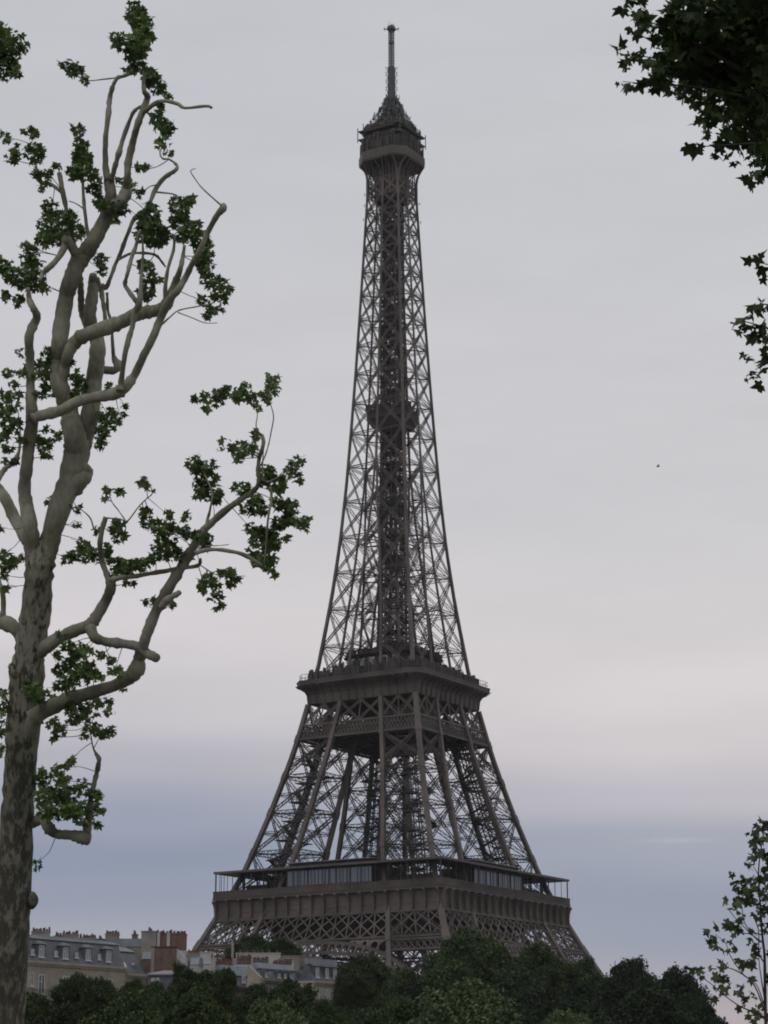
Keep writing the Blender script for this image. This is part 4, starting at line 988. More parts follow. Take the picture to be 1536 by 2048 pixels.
# ---------------- slender young tree at the lower right
D3 = 31.0; sc = 4.315
K = lambda p: (1180+p[0]/sc, 1620+p[1]/sc)
sb_ = at(1532, 2048, D3)
ST = empty('young_tree', (sb_[0], sb_[1], GZ), 'slender young tree with wind-curled leaves on thin stems at the lower right edge', 'tree')
tk = MB(); q = [(sb_[0], sb_[1], GZ, .05), (*(np.array([sb_[0], sb_[1], GZ+1.4])), .035)]
for (x, y, r) in [(1532, 2049, 3.4), (1530, 1968, 3), (1529, 1910, 2.6), (1525, 1875, 2.3), (1521, 1817, 2), (1517, 1747, 1.5), (1523, 1690, 1.1), (1531, 1643, .8)]: q.append((*at(x, y, D3), r*D3/FPX))
tube(tk, q, 8, 5, .03, 6); tk.build('trunk', MT['bark_far'], ST, True)
mb = MB()
for i, pts in enumerate([[(1529, 2021, 1.6), (1507, 1968, 1.5), (1474, 1942, 1.2), (1446, 1933, .9)], [(1530, 2035, 2), (1504, 2023, 1.6), (1479, 2012, 1.3), (1449, 1991, 1.1), (1425, 1970, .9), (1409, 1958, .8)],
        [(1528, 1925, 1.5), (1518, 1905, 1.2), (1517, 1860, 1), (1505, 1830, .7)], [(1526, 1886, 1.5), (1500, 1868, 1.1), (1481, 1866, .9), (1462, 1852, .7)], [(1524, 1870, 1.3), (1500, 1861, 1.2), (1487, 1840, 1), (1484, 1812, .8)],
        [(1520, 1885, 1.1), (1488, 1854, 1), (1472, 1838, .9), (1456, 1817, .7)], [(1490, 1953, 1.2), (1474, 1933, 1), (1460, 1910, .9), (1451, 1886, .7), (1430, 1868, .6)], [(1528, 2010, 1.3), (1516, 1975, 1.1), (1500, 1955, .9)],
        [(1530, 2005, 1.4), (1520, 1940, 1.1), (1516, 1900, .8)], [(1519, 1790, 1), (1500, 1770, .8), (1480, 1765, .6)], [(1517, 1750, .9), (1505, 1730, .7), (1497, 1725, .5)], [(1520, 1830, 1), (1535, 1800, .8)]]):
    branch(mb, pts, D3, D3+.5*sin(i*2.3), i, 5, 3)
mb.build('branch', MT['bark_far'], ST, True)
C3 = """1510,110,38,38 1470,150,36,26 1390,200,22,36 1410,290,12,26 1480,250,46,46 1440,330,44,36 1500,370,44,44 1440,400,60,34 1350,470,26,16 1400,500,34,34 1500,500,26,32 1390,430,40,24
1230,570,38,26 1215,648,32,12 1270,620,10,8 1350,600,52,34 1440,590,52,34 1500,600,44,52 1330,680,76,42 1260,700,30,26 1420,680,66,42 1500,700,36,52 1200,780,42,20 1270,780,60,38 1370,770,68,48 1460,800,66,48 1160,820,16,34 1240,850,40,14
1290,880,24,20 1430,900,48,32 1500,880,42,48 1330,930,12,26 1270,940,38,24 1170,970,34,28 1100,1005,30,9 1200,1030,42,20 1280,1020,38,28 1240,1075,10,22 1400,1060,28,26 1480,1000,36,36 1040,1070,38,32 1090,1110,32,32 1030,1130,22,9 1185,1120,34,20 1040,1175,20,14 1090,1190,16,34
1180,1220,42,28 1270,1220,26,20 1390,1130,20,18 1400,1170,50,24 1420,1220,54,34 1280,1290,32,24 1350,1300,40,24 1400,1280,36,20 1120,1290,22,38 1380,1330,30,14 1330,1370,24,30 1040,1355,12,12 1180,1345,12,6 910,1370,28,20 980,1390,20,10 945,1430,36,28 1060,1410,32,20 1140,1390,24,20 1120,1470,36,28 1190,1460,36,28 1130,1540,50,36 1060,1590,24,36 1070,1530,24,12 1180,1560,32,28 1250,1570,20,12
1310,1530,40,24 1290,1570,36,24 1330,1620,36,20 1330,1670,22,10 1270,1700,14,20 1420,1465,30,14 1410,1590,18,14 1450,1690,5,12 1440,1740,40,18 1400,1780,50,40 1500,1760,40,50 1380,1830,40,24"""
cl = []; rr = random.Random(12)
for t in C3.split():
    x, y, a, b = [float(v) for v in t.split(',')]; px, py = K((x, y)); cl.append((px, py, a/sc, b/sc, D3+rr.uniform(-.4, .4)))
for y in (1660, 1720, 1790, 1850, 1900, 1960): cl.append((1550, y, 16, 26, D3))
leaves('crown', cl, .22, 19, MT['leaf_sapling'], ST, 25, .5, .1)

# ---------------- middle distance trees
def proto(seed, lobes, n, squash, leafs):
    r = np.random.default_rng(seed); cs = [(0, 0, 0, .62), (.1, .1, .3*squash, .5), (-.1, 0, -.4*squash, .6)]
    for i in range(lobes):
        th = i*2.399963+r.uniform(-.4, .4); z = 1-2*(i+.5)/lobes; z = max(-.97, min(.95, z+r.uniform(-.08, .08))); rad = sqrt(max(0, 1-z*z))
        k = r.uniform(.5, .84); q = r.uniform(.14, .30)
        cs.append((rad*cos(th)*k, rad*sin(th)*k, z*squash*k*1.06, q))
    for i in range(26):     # small tufts that break the outline
        th = r.uniform(0, 2*pi); z = r.uniform(-.2, .97); rad = sqrt(1-z*z)*.9; cs.append((rad*cos(th)*r.uniform(.85, 1.02), rad*sin(th)*r.uniform(.85, 1.02), z*squash*.97, r.uniform(.05, .13)))
    cs = np.array(cs); pr = cs[:, 3]**1.7; pr[:3] *= .35; pr /= pr.sum()
    idx = r.choice(len(cs), n, p=pr); u = r.standard_normal((n, 3)); u /= np.linalg.norm(u, axis=1)[:, None]
    rho = cs[idx, 3]*(.3+.95*r.random(n)**.62)
    C = cs[idx, :3]+u*rho[:, None]*np.array([1.1, 1.1, .85])
    ph = r.uniform(0, 6.28, 6)
    C = C+np.stack([.10*np.sin(C[:, 2]*4.1+ph[0])+.05*np.sin(C[:, 1]*9+ph[1]), .10*np.sin(C[:, 2]*3.7+ph[2])+.05*np.sin(C[:, 0]*8+ph[3]), .12*np.sin(C[:, 0]*3.6+ph[4])+.10*np.sin(C[:, 1]*4.4+ph[5])+.035*np.sin(C[:, 0]*15+ph[1])], 1)
    C *= 1+.05*r.standard_normal((n, 1))*(r.random((n, 1)) < .25)
    nm = u*.6+r.standard_normal((n, 3)); nm /= np.linalg.norm(nm, axis=1)[:, None]
    a = np.cross(nm, r.standard_normal((n, 3))); a /= np.linalg.norm(a, axis=1)[:, None]; b = np.cross(nm, a)
    s = leafs*(.5+1.0*r.random(n))[:, None]; k = r.uniform(.4, .8, n)[:, None]
    V = np.stack([C-a*s, C+b*s*k-a*s*.1, C+a*s, C-b*s*k+a*s*.2], 1).reshape(-1, 3)
    F = np.arange(4*n).reshape(-1, 4)
    me_o = fastmesh('crown_source', V, F, MT['leaf_dark']); me = me_o.data; bpy.data.objects.remove(me_o)
    return me
PROTO = [proto(s, lb, 46000, sq, .034) for s, lb, sq in ((1, 70, 1.0), (2, 84, 1.15), (3, 60, .9), (4, 76, 1.05))]
# crown top px, top py, half width px, distance, kind, label
TR = [
 (72, 1984, 46, 172, 'leaf_dark', 'low dark bushy tree right beside the mottled plane trunk'),
 (146, 1940, 34, 186, 'leaf_dark', 'pointed dark tree rising before the cream facade with the balcony'),
 (203, 1953, 42, 182, 'leaf_dark', 'dark round tree hiding the lower windows of the cream apartment block'),
 (262, 1958, 38, 186, 'leaf_mid', 'dark green tree in front of the roof with three skylights'),
 (322, 1962, 40, 178, 'leaf_mid', 'green tree below the brown brick gable wall'),
 (386, 1919, 44, 198, 'leaf_dark', 'taller bushy tree standing before the zinc roofs and red chimney pots'),
 (440, 1934, 30, 204, 'leaf_dark', 'narrow dark tree at the left end of the low slate roof with two windows'),
 (518, 1968, 40, 188, 'leaf_dark', 'dark tree beneath the slate roof with pale dormer windows'),
 (590, 1957, 50, 182, 'leaf_dark', 'dark rounded tree touching the corner house at its lower left'),
 (648, 1994, 38, 176, 'leaf_mid', 'small green tree under the balcony of the corner house'),
 (545, 1996, 62, 128, 'leaf_light', 'lighter green tree at the bottom edge, left of centre'),
 (250, 1990, 80, 140, 'leaf_mid', 'broad green tree at the bottom edge below the brick gable'),
 (400, 1976, 66, 146, 'leaf_mid', 'full green tree at the bottom edge in front of the taller bushy one'),
 (135, 2004, 62, 150, 'leaf_deep', 'very dark tree filling the bottom left beside the plane trunk'),
 (738, 1908, 42, 336, 'leaf_dark', 'dark tree right of the corner house, under the arch of the tower'),
 (706, 1927, 36, 300, 'leaf_dark', 'dark tree directly right of the cream corner house wall'),
 (812, 1934, 42, 330, 'leaf_mid', 'dark tree at the foot of the tower, left of the tallest crown'),
 (862, 1931, 36, 326, 'leaf_deep', 'small dark tree at the left foot of the tallest crown, under the lattice band'),
 (962, 1851, 74, 306, 'leaf_mid', 'tallest broad tree hiding the near leg of the tower'),
 (905, 1872, 52, 300, 'leaf_mid', 'leafy tree merging into the left shoulder of the tallest crown'),
 (1072, 1880, 52, 316, 'leaf_mid', 'tree just right of the tallest crown, before the right face of the tower'),
 (1146, 1908, 44, 322, 'leaf_mid', 'tree hiding the right foot of the tower'),
 (1040, 1940, 80, 262, 'leaf_deep', 'deep green tree mass right of the pale green crown'),
 (1150, 1962, 66, 256, 'leaf_deep', 'very dark tree beneath the right foot of the tower'),
 (915, 1957, 96, 156, 'leaf_light', 'pale green dome-shaped tree at the bottom centre'),
 (765, 1988, 64, 162, 'leaf_mid', 'green tree at the bottom, left neighbour of the pale dome-shaped one'),
 (1150, 2018, 60, 152, 'leaf_light', 'low pale green tree at the bottom, right of the deep green mass'),
 (1262, 1918, 62, 276, 'leaf_deep', 'dark round-topped tree right of the tower against the sky'),
 (1352, 1932, 54, 284, 'leaf_deep', 'dark tree with a twin-peaked top beside the young tree'),
 (1205, 1945, 40, 290, 'leaf_deep', 'dark tree filling the dip between the tower foot and the round-topped tree'),
 (1392, 1985, 36, 262, 'leaf_deep', 'dark tree sloping down towards the young tree at the right'),
 (1300, 1980, 80, 210, 'leaf_deep', 'wide dark tree low in front of the round-topped one'),
 (1440, 2034, 34, 240, 'leaf_deep', 'small low dark tree under the young tree branches'),
 (840, 1985, 50, 230, 'leaf_deep', 'dark tree between the corner house and the pale dome-shaped tree'),
 (1020, 2006, 60, 172, 'leaf_deep', 'low dark tree just right of the pale dome-shaped tree'),
 (500, 1870, 40, 388, 'leaf_dark', 'distant tree behind the roofs, under the left foot of the tower'),
 (560, 1873, 40, 392, 'leaf_dark', 'distant tree behind the roofs, left of the arch'),
 (648, 1915, 52, 396, 'leaf_deep', 'dark tree behind the corner house roof, just beneath the arch crown'),
]
kmesh = {}
rr = random.Random(31)
for i, (px, py, hwp, d, kd, lab) in enumerate(TR):
    p = at(px, py, d); top = p[2]; hw_ = hwp*d/FPX*1.2
    crown_h = min(top-GZ-1.6, hw_*2.5)
    if py < 1925 and d > 380: crown_h = min(crown_h, 7.5)
    t = empty('broadleaf_tree', (p[0], p[1], GZ), lab, 'tree', 'trees below the tower')
    tk = MB(); hh = top-GZ; r0 = .018*hh+.08; r2 = random.Random(i)
    tube(tk, [(p[0], p[1], GZ, r0*1.3), (p[0]+.1, p[1], GZ+hh*.2, r0), (p[0]-.15, p[1]+.1, GZ+hh*.5, r0*.7), (p[0]+.1, p[1], GZ+hh*.85, r0*.25)], 8, 3, .04, i)
    for q in range(6):
        a = r2.uniform(0, 2*pi); z0 = GZ+hh*r2.uniform(.22, .55); e = hw_*.62
        tube(tk, [(p[0], p[1], z0, r0*.5), (p[0]+cos(a)*e*.5, p[1]+sin(a)*e*.5, z0+hh*.1, r0*.3), (p[0]+cos(a)*e, p[1]+sin(a)*e, z0+hh*.24, r0*.12)], 6, 2, .04, q)
    tk.build('trunk', MT['bark_far'], t, True)
    pi_ = i % 4; key = (pi_, kd)
    if key not in kmesh:
        me = PROTO[pi_].copy(); me.materials.clear(); me.materials.append(MT[kd]); kmesh[key] = me
    c = bpy.data.objects.new('crown', kmesh[key]); COL.objects.link(c); c.parent = t
    sq = [1.0, 1.15, .9, 1.05][pi_]; sz = crown_h/2/(sq*1.12)
    c.location = (0, 0, top-GZ-crown_h/2); c.rotation_euler = (0, 0, rr.uniform(0, 6.28)); c.scale = (hw_, hw_, sz)
    if crown_h < (hh-1.6)*.72:     # second lower tier of foliage so tall trees are leafy to the ground
        c2_ = bpy.data.objects.new('crown', kmesh[key]); COL.objects.link(c2_); c2_.parent = t
        c2_.location = (0, 0, (hh-crown_h*.6)/2+.6); c2_.rotation_euler = (0, 0, rr.uniform(0, 6.28)); c2_.scale = (hw_*1.1, hw_*1.1, (hh-crown_h*.55)/2/sq)

# ================================================================== BUILDINGS
UD = np.array([.584, .812])              # facade direction: lateral, depth
UB = RH*UD[0]+FH*UD[1]; UB /= np.linalg.norm(UB); NB = np.cross(UB, [0, 0, 1]); NB /= np.linalg.norm(NB)   # NB points to the camera side
if (NB@(-FH)) < 0: NB = -NB
def hz(px, d):        # horizontal position of photo column px at distance d
    p = at(px, 2150, d); return np.array([p[0], p[1], 0.])
def zat(y, d): return float(at(400, y, d)[2])
def seg(px0, px1, d, direc=None):
    """facade from column px0 at distance d, running along the street direction until column px1"""
    direc = UB if direc is None else direc
    p0 = hz(px0, d)
    def col(p):
        v = np.array([p[0], p[1], 20.])-CP; return 768+FPX*(v@RV)/(v@FW)
    lo, hi = 0., 80.
    for _ in range(50):
        m = (lo+hi)/2
        if col(p0+direc*m) < px1: lo = m
        else: hi = m
    return p0, lo
class Fr:
    def __init__(s, p0, u, n): s.p0, s.u, s.n = p0, u, n
    def __call__(s, v): v = np.asarray(v, float); return s.p0+np.outer(v[:, 0], s.u)-np.outer(v[:, 1], s.n)+np.outer(v[:, 2], [0, 0, 1])
# frame coords: x along the facade, y back from the street, z up
def window(parent, fr, x, y, z0, w, h, pane='pane', rail=False, name='window'):
    m = MB(); t = .12
    m.box((x-w/2, y-.06, z0), (x-w/2+t, y+.02, z0+h), fr); m.box((x+w/2-t, y-.06, z0), (x+w/2, y+.02, z0+h), fr)
    m.box((x-w/2+t, y-.06, z0+h-t), (x+w/2-t, y+.02, z0+h), fr); m.box((x-w/2+t, y-.06, z0), (x+w/2-t, y+.02, z0+t), fr)
    m.box((x-.06, y-.05, z0+t), (x+.06, y+.01, z0+h-t), fr); m.box((x-w/2+t, y-.045, z0+h*.62), (x-.06, y+.01, z0+h*.62+.09), fr)
    m.box((x-w/2-.1, y-.2, z0-.14), (x+w/2+.1, y+.02, z0), fr)
    o = m.build(name, MT['frame'], parent)
    g_ = MB(); g_.box((x-w/2+t, y-.02, z0+t), (x+w/2-t, y+.0, z0+h-t), fr); g_.build('pane', MT[pane], o)
    return o
def chimney(parent, fr, x0, x1, y0, y1, z0, z1, m='cream_grey', pots=6, potsz=.16, seed=0, cap=True):
    c = MB(); c.box((x0, y0, z0), (x1, y1, z1), fr)
    if cap: c.box((x0-.08, y0-.08, z1), (x1+.08, y1+.08, z1+.14), fr)
    o = c.build('chimney', MT[m], parent); r = random.Random(seed)
    for i in range(pots):
        t = (i+.5)/pots; px = x0+(x1-x0)*t if (x1-x0) > (y1-y0) else (x0+x1)/2; py = (y0+y1)/2 if (x1-x0) > (y1-y0) else y0+(y1-y0)*t
        px += r.uniform(-.1, .1); h = r.uniform(.3, .7); a = MB(); rings = []
        for zz, rr_ in ((0, 1.15), (.12, 1.0), (h*.85, .8), (h, .95)):
            rings.append(fr([(px+potsz*rr_*cos(q*pi/3), py+potsz*rr_*sin(q*pi/3), z1+.14+zz) for q in range(6)]))
        a.rings(rings, True, True); a.build('chimney_pot', MT['pot'], o)
    return o
def mansard(mb, fr, x0, x1, y0, y1, z0, z1, s, rise=.6):
    mb.rings([fr([(x0, y0, z0), (x1, y0, z0), (x1, y1, z0), (x0, y1, z0)]), fr([(x0, y0+s, z1), (x1, y0+s, z1), (x1, y1-s, z1), (x0, y1-s, z1)])], True, True)
    
def building(name, lab, px0, px1, d, zc, zr, depth=12, wall='cream', s=1.5, roof='slate', top='zinc', rise=.9):
    p0, ln = seg(px0, px1, d); fr = Fr(p0, UB, NB)
    t = empty(name, (p0[0], p0[1], GZ), lab, 'building', 'buildings behind the trees')
    w = MB(); w.box((0, 0, GZ), (ln, depth, zc), fr); w.build('wall', MT[wall], t)
    c = MB(); c.box((-.1, -.35, zc), (ln+.1, depth+.1, zc+.35), fr); c.box((-.05, -.18, zc-.3), (ln+.05, -.0, zc), fr); c.build('cornice', MT[wall], t)
    r = MB(); mansard(r, fr, 0, ln, .1, depth, zc+.35, zr, s); ro = r.build('roof', MT[roof], t)
    k = MB(); k.rings([fr([(-.05, s-.1, zr), (ln+.05, s-.1, zr), (ln+.05, depth-s, zr), (-.05, depth-s, zr)]), fr([(-.05, s-.1, zr+.12), (ln+.05, s-.1, zr+.12), (ln+.05, depth-s, zr+.12), (-.05, depth-s, zr+.12)]),
                      fr([(0, depth*.5-.3, zr+rise), (ln, depth*.5-.3, zr+rise), (ln, depth*.5+.3, zr+rise), (0, depth*.5+.3, zr+rise)])], False, True)
    for i in range(int(ln/.9)): x = .4+i*.9; k.beam(fr([(x, s, zr+.16)])[0], fr([(x, depth*.5-.3, zr+rise+.05)])[0], .07)
    k.build('roof_top', MT[top], ro)
    return t, fr, ln, ro
def dormer(parent, fr, x, zc, w, h, s, y0=.35, pane='pane', cap=.5):
    m = MB(); m.box((x-w/2, y0, zc), (x+w/2, y0+2.2, zc+h), fr)
    D_ = m.build('dormer', MT['slate'], parent)
    r = MB(); r.rings([fr([(x-w/2-cap*.5, y0-.35, zc+h), (x+w/2+cap*.5, y0-.35, zc+h), (x+w/2+cap*.5, y0+2.4, zc+h), (x-w/2-cap*.5, y0+2.4, zc+h)]),
                       fr([(x-w/4, y0+.5, zc+h+cap), (x+w/4, y0+.5, zc+h+cap), (x+w/4, y0+2.4, zc+h+cap), (x-w/4, y0+2.4, zc+h+cap)])], True, True); r.build('dormer_roof', MT['slate'], D_)
    window(D_, fr, x, y0-.02, zc+.25, w*.62, h-.4, pane)
def colx(fr, px, y=0):
    lo, hi = -40., 120.
    for _ in range(50):
        m = (lo+hi)/2; p = fr([(m, y, 20)])[0]-CP
        if 768+FPX*(p@RV)/(p@FW) < px: lo = m
        else: hi = m
    return lo
# A: long cream block with slate mansard
zc = zat(1937, 316); 
A, fr, ln, ro = building('apartment_building', 'long cream apartment block with slate mansard, dormers and balcony beside the plane trunk', -70, 249, 289, zc, zc+3.6, 11, 'cream', 1.5)
for i, cx in enumerate((320, 505, 680, 838)):
    x = colx(fr, cx/3.84); dormer(ro, fr, x, zc+.7, 1.7, 2.1, 1.5)
    window(A, fr, x-.1, 0, zc-4.2, 1.25, 2.7)
for cx in (120, -60):
    x = colx(fr, cx/3.84); dormer(ro, fr, x, zc+.7, 1.7, 2.1, 1.5); window(A, fr, x, 0, zc-4.2, 1.25, 2.7)
for cx in (235, 415, 575, 750):
    x = colx(fr, cx/3.84, .5); window(ro, fr, x, .42, zc+1.2, .6, .8, name='skylight')
window(A, fr, colx(fr, 240/3.84), 0, zc-3.2, .8, 1.9)
for cx in (400, 600, 760):
    x = colx(fr, cx/3.84); m = MB(); m.box((x-.9, -.05, zc-3.7), (x+.9, .0, zc-1.2), fr); m.build('wall_panel', MT['cream_grey'], A)
b = MB(); b.box((0, -.9, zc-5.1), (ln, 0, zc-4.8), fr); b.build('balcony', MT['cream_grey'], A)
b = MB(); 
for i in range(int(ln/.22)): b.beam(fr([(i*.22, -.85, zc-4.8)])[0], fr([(i*.22, -.85, zc-3.7)])[0], .04)
b.beam(fr([(0, -.85, zc-3.7)])[0], fr([(ln, -.85, zc-3.7)])[0], .08); b.build('balcony_rail', MT['railing'], A)
for x in np.arange(1, ln, 4.5):
    window(A, fr, x+.6, 0, zc-7.8, 1.2, 2.2); window(A, fr, x+.6, 0, zc-11.4, 1.2, 2.2)
# B: slate slope with skylights next door
zb = zat(1950, 322)
B, fr, ln, ro = building('apartment_building', 'narrow house with smooth slate slope and three skylights beside the brick gable', 250, 291, 319, zb, zat(1899, 322), 10, 'cream', 2.6)
for cx in (940, 1012, 1088):
    x = colx(fr, cx/3.84, 1.2); m = MB(); v = fr([(x-.4, .8+.02, zb+1.25), (x+.4, .8+.02, zb+1.25), (x+.4, 1.35+.02, zb+2.05), (x-.4, 1.35+.02, zb+2.05)]); v = v+NB*.12
    m.add(np.vstack([v, v-NB*.1]), [(0, 1, 2, 3), (7, 6, 5, 4), (0, 4, 5, 1), (1, 5, 6, 2), (2, 6, 7, 3), (3, 7, 4, 0)]); m.build('skylight', MT['frame' if cx == 940 else 'pane'], ro)
# C: brick gable house with white flank and a low zinc roof in front
p0, l1 = seg(296, 351, 322, RH); fr = Fr(p0, RH, -FH)
C_ = empty('brick_gable_house', (p0[0], p0[1], GZ), 'brown brick gable edged with pale stone, white flank on its right side', 'building', 'buildings behind the trees')
m = MB(); m.box((.5, 0, GZ), (l1, 5, zat(1890, 322)), fr); m.build('brick_wall', MT['brick'], C_)
m = MB(); m.box((-.02, -.05, GZ), (.5, 5, zat(1889, 322)), fr); m.build('quoin', MT['cream_grey'], C_)
m = MB(); zt = zat(1892, 322); z2 = zat(1912, 322); x2 = l1+1.4
m.rings([fr([(l1, .1, GZ), (x2, .1, GZ), (x2, 4, GZ), (l1, 4, GZ)]), fr([(l1, .1, z2), (x2, .1, z2), (x2, 4, z2), (l1, 4, z2)]), fr([(l1, .1, zt), (l1+.1, .1, zt), (l1+.1, 4, zt), (l1, 4, zt)])]); m.build('white_flank', MT['white'], C_)
m = MB(); zz = zat(1889.5, 322); m.box((-.1, -.12, zz), (l1+.1, 5.1, zz+.18), fr); m.build('coping', MT['pot'], C_)
# D: low zinc-roofed house
p0, l1 = seg(291, 357, 312, RH); fr = Fr(p0, RH, -FH); za, zb_ = zat(1947, 312), zat(1933, 312)
D_ = empty('low_house', (p0[0], p0[1], GZ), 'low house with a pale zinc roof tucked under the brick gable', 'building', 'buildings behind the trees')
m = MB(); m.box((0, 0, GZ), (l1, 6, za), fr); m.build('wall', MT['slate'], D_)
m = MB(); m.rings([fr([(-.2, -.3, za), (l1+.2, -.3, za), (l1+.2, 6, za), (-.2, 6, za)]), fr([(-.2, -.3, za+.2), (l1+.2, -.3, za+.2), (l1+.2, 6, za+.2), (-.2, 6, za+.2)]), fr([(1.8, 5, zb_), (l1+.2, 5, zb_), (l1+.2, 6, zb_), (1.8, 6, zb_)])]); m.build('roof', MT['zinc'], D_)
window(D_, fr, l1*.16, 0, za-1.6, .5, 1.2); window(D_, fr, l1*.22+.4, 0, za-1.6, .5, 1.2)
# back row: stacks rising behind the long block
def block(name, lab, parts, d, group='buildings behind the trees'):
    """parts: (px0, px1, y_top, material, pots, thickness)"""
    pp, l_ = seg(parts[0][0], parts[0][1], d, RH); fr = Fr(pp, RH, -FH)
    t = empty(name, (pp[0], pp[1], GZ), lab, 'building', group)
    xs0 = min(colx(fr, p[0]) for p in parts); xs1 = max(colx(fr, p[1]) for p in parts)
    return t, fr, xs0, xs1
def backhouse(name, lab, px0, px1, yroof, d, stacks, wall='cream_grey', roofm='zinc', depth=9):
    p0, l1 = seg(px0, px1, d, RH); fr = Fr(p0, RH, -FH); zr = zat(yroof, d)
    t = empty(name, (p0[0], p0[1], GZ), lab, 'building', 'buildings behind the trees')
    m = MB(); m.box((0, 0, GZ), (l1, depth, zr-1.4), fr); m.build('wall', MT[wall], t)
    m = MB(); m.rings([fr([(-.1, -.1, zr-1.4), (l1+.1, -.1, zr-1.4), (l1+.1, depth, zr-1.4), (-.1, depth, zr-1.4)]), fr([(-.1, 1.2, zr), (l1+.1, 1.2, zr), (l1+.1, depth-1.2, zr), (-.1, depth-1.2, zr)])])
    ro = m.build('roof', MT[roofm], t)
    for i, (a, b, yt, mt_, pots, dy, th) in enumerate(stacks):
        x0, x1 = colx(fr, a, dy), colx(fr, b, dy); chimney(ro, fr, x0, x1, dy, dy+th, zr-1.6, zat(yt, d+dy), mt_, pots, .17, i)
    return t, fr, ro
backhouse('apartment_building', 'rear house with a broad cream chimney stack nearest the plane trunk', 50, 98, 1874, 330, [(57, 93, 1857, 'cream_grey', 9, 1, 1.2)])
backhouse('apartment_building', 'rear house with two low cream stacks crowned by red pots', 98, 204, 1876, 333, [(104, 122, 1866, 'brick', 4, 3, 1), (121, 151, 1864, 'cream_grey', 9, 1, 1.2), (153, 187, 1871, 'cream_grey', 10, 1.6, 1), (188, 203, 1873, 'slate', 3, .6, 2)])
backhouse('apartment_building', 'rear house with a tall cream stack beside a dark slate roof', 204, 278, 1870, 336, [(206, 233, 1863, 'cream_grey', 8, 1, 1.3), (260, 271, 1864, 'brick', 3, 4, .9)], 'cream_grey', 'slate')
t, fr, ro = backhouse('apartment_building', 'rear house with the largest chimney stack, half cream and half brown brick', 279, 368, 1895, 330, [(279, 309, 1857, 'cream_grey', 8, 1, 4), (309, 367, 1862, 'brick', 17, 1.4, 3.6)], 'brick')
for a, b in ((311, 317), (331, 337)):
    m = MB(); x0, x1 = colx(fr, a, 1.3), colx(fr, b, 1.3); m.box((x0, 1.15, zat(1890, 331)), (x1, 1.39, zat(1859, 331)), fr); m.build('flue', MT['white'], ro)
m = MB(); m.box((-.1, 1.2, zat(1861.5, 331)), (.1, 1.3, zat(1859, 331)), fr)
# cluster between the brick stack and the corner house
backhouse('apartment_building', 'small cream house with red pots just right of the big brick stack', 370, 395, 1908, 350, [(372, 393, 1903, 'cream_grey', 5, 1, 1)], 'white')
backhouse('apartment_building', 'pale parapet house in front of the left foot of the tower', 394, 430, 1908, 372, [(397, 427, 1901, 'white', 0, .8, 1)], 'white')
t, fr, ro = backhouse('apartment_building', 'long pale parapet wall behind chimney stacks, below the distant trees', 463, 612, 1912, 360, [(470, 560, 1903, 'white', 6, .5, .6), (560, 611, 1909, 'cream_grey', 0, .8, 1), (472, 500, 1914, 'brick', 9, -1.6, 1.2), (505, 535, 1918, 'slate', 10, -3, 1.2), (546, 582, 1923, 'brick', 12, -3.6, 1.2)], 'cream_grey')
m = MB(); x0 = colx(fr, 461, 0); m.box((x0, -.2, zat(1925, 360)), (x0+.38, .2, zat(1880, 360)), fr); m.build('tall_flue', MT['cream'], ro)
backhouse('apartment_building', 'brown brick house behind the low slate roof, with the row of red pots', 425, 500, 1925, 340, [(430, 462, 1921, 'brick', 9, .6, 1), (420, 440, 1914, 'white', 4, 5, 1)], 'brick', 'zinc')
zc = zat(1953, 322)
E_, fr, ln, ro = building('apartment_building', 'low slate house with pale zinc top and two windows behind a bushy tree', 448, 516, 318, zat(1974, 320), zat(1948, 320), 3, 'brick', .7, 'slate', 'zinc', 1.5)
for px in (487, 508):
    window(ro, fr, colx(fr, px, .2), .25, zat(1963, 322), .75, 1.1)
zc = zat(1962, 316)
F_, fr, ln, ro = building('apartment_building', 'slate-roofed house with a row of bright dormers, left of the corner house', 523, 612, 312, zc, zat(1937, 316), 3.2, 'cream_grey', 1.0)
for px in (531, 557, 569, 581, 602):
    dormer(ro, fr, colx(fr, px, .2), zc+.35, .95, 1.15, 1.0, .1, cap=.15)
m = MB(); m.rings([fr([(-.9, -.2, GZ), (.1, -.2, GZ), (.1, 2.2, GZ), (-.9, 2.2, GZ)]), fr([(-.9, -.2, zat(1952, 312)), (.1, -.2, zat(1956, 312)), (.1, 2.2, zat(1929, 316)), (-.9, 2.2, zat(1929, 316))])]); m.build('gable_wall', MT['cream'], F_)
zc = zat(1966, 312)
G_, fr, ln, ro = building('corner_house', 'cream corner house with slate mansard, three dormers, one of them orange, and a balcony', 626, 685, 309, zc, zat(1927, 312), 2.9, 'cream', 1.2)
for px, pn in ((637, 'pane'), (656, 'pane'), (672, 'orange')):
    x = colx(fr, px-2, .3); dormer(ro, fr, x, zc+.6, 1.15, 1.9, 1.5, .35, pn, .3)
for px in (642, 654, 667):
    x = colx(fr, px); window(G_, fr, x, 0, zc-2.9, .95, 2.1)
    window(G_, fr, x, 0, zc-6.6, .95, 2.1)
b = MB(); b.box((0, -.7, zc-3.7), (ln, 0, zc-3.5), fr); b.build('balcony', MT['cream_grey'], G_)
b = MB()
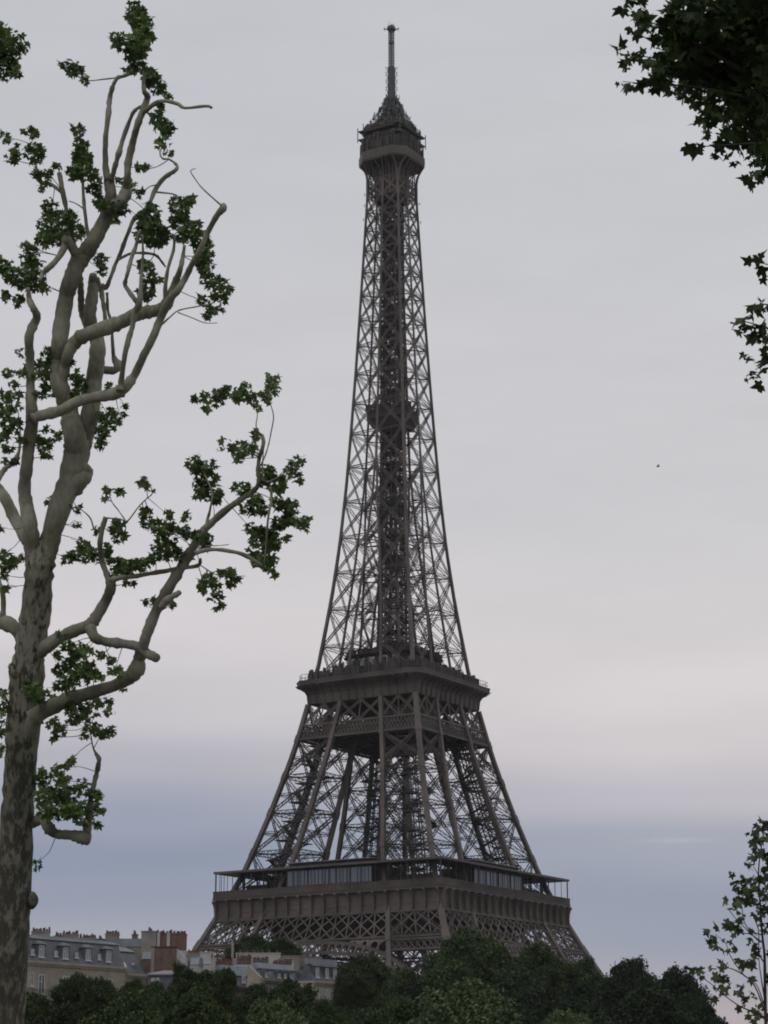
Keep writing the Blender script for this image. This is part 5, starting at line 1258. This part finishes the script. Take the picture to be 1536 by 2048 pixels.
for i in range(int(ln/.2)): b.beam(fr([(i*.2, -.65, zc-3.5)])[0], fr([(i*.2, -.65, zc-2.4)])[0], .05)
b.beam(fr([(0, -.65, zc-2.4)])[0], fr([(ln, -.65, zc-2.4)])[0], .08); b.build('balcony_rail', MT['railing'], G_)
chimney(ro, fr, .2, ln*.6, 2.9, 3.9, zc+2, zat(1912, 314), 'cream_grey', 0)
p_, l_ = seg(612, 643, 330, RH); 
chimney(ro, Fr(p_, RH, -FH), 0, l_, 0, 1, zat(1930, 330), zat(1912, 330), 'cream_grey', 0)

# ================================================================== bird
bp = at(1316, 933, 160); bm_ = MB()
bo = empty('bird', bp, 'tiny dark bird flying in the grey sky right of the tower', 'bird')
tube(bm_, [(*(bp-RH*.16), .01), (*(bp-RH*.08), .035), (*bp, .05), (*(bp+RH*.1), .03), (*(bp+RH*.15), .012)], 8, 3, .0, 1); bm_.build('body', MT['feather'], bo, True)
for s in (-1, 1):
    w = MB(); e = FH*s*.28+np.array([0, 0, .1]); m1 = FH*s*.15+np.array([0, 0, .09])
    a = [bp-RH*.05, bp+RH*.06, bp+m1+RH*.07, bp+e+RH*.0, bp+m1-RH*.04]
    w.add(a+[q+np.array([0, 0, .012]) for q in a], [(0, 1, 2, 3, 4), (9, 8, 7, 6, 5)]+[(i, i+5, (i+1) % 5+5, (i+1) % 5) for i in range(5)]); w.build('wing', MT['feather'], bo)

# ================================================================== haze (thin evening air between here and the tower)
hm = bpy.data.materials.new('haze'); hm.use_nodes = True; hn = hm.node_tree.nodes
hn.remove(hn['Principled BSDF']); hv = hn.new('ShaderNodeVolumePrincipled'); hv.inputs['Color'].default_value = (.82, .86, .92, 1); hv.inputs['Density'].default_value = .000045
hv.inputs['Anisotropy'].default_value = .2
hm.node_tree.links.new(hv.outputs[0], hn['Material Output'].inputs['Volume'])
hb = MB(); hb.box((-R_-10, -R_-10, GZ-1.2-GZ), (R_+10, R_+10, 330)); ho = hb.build('haze', hm); ho['kind'] = 'stuff'
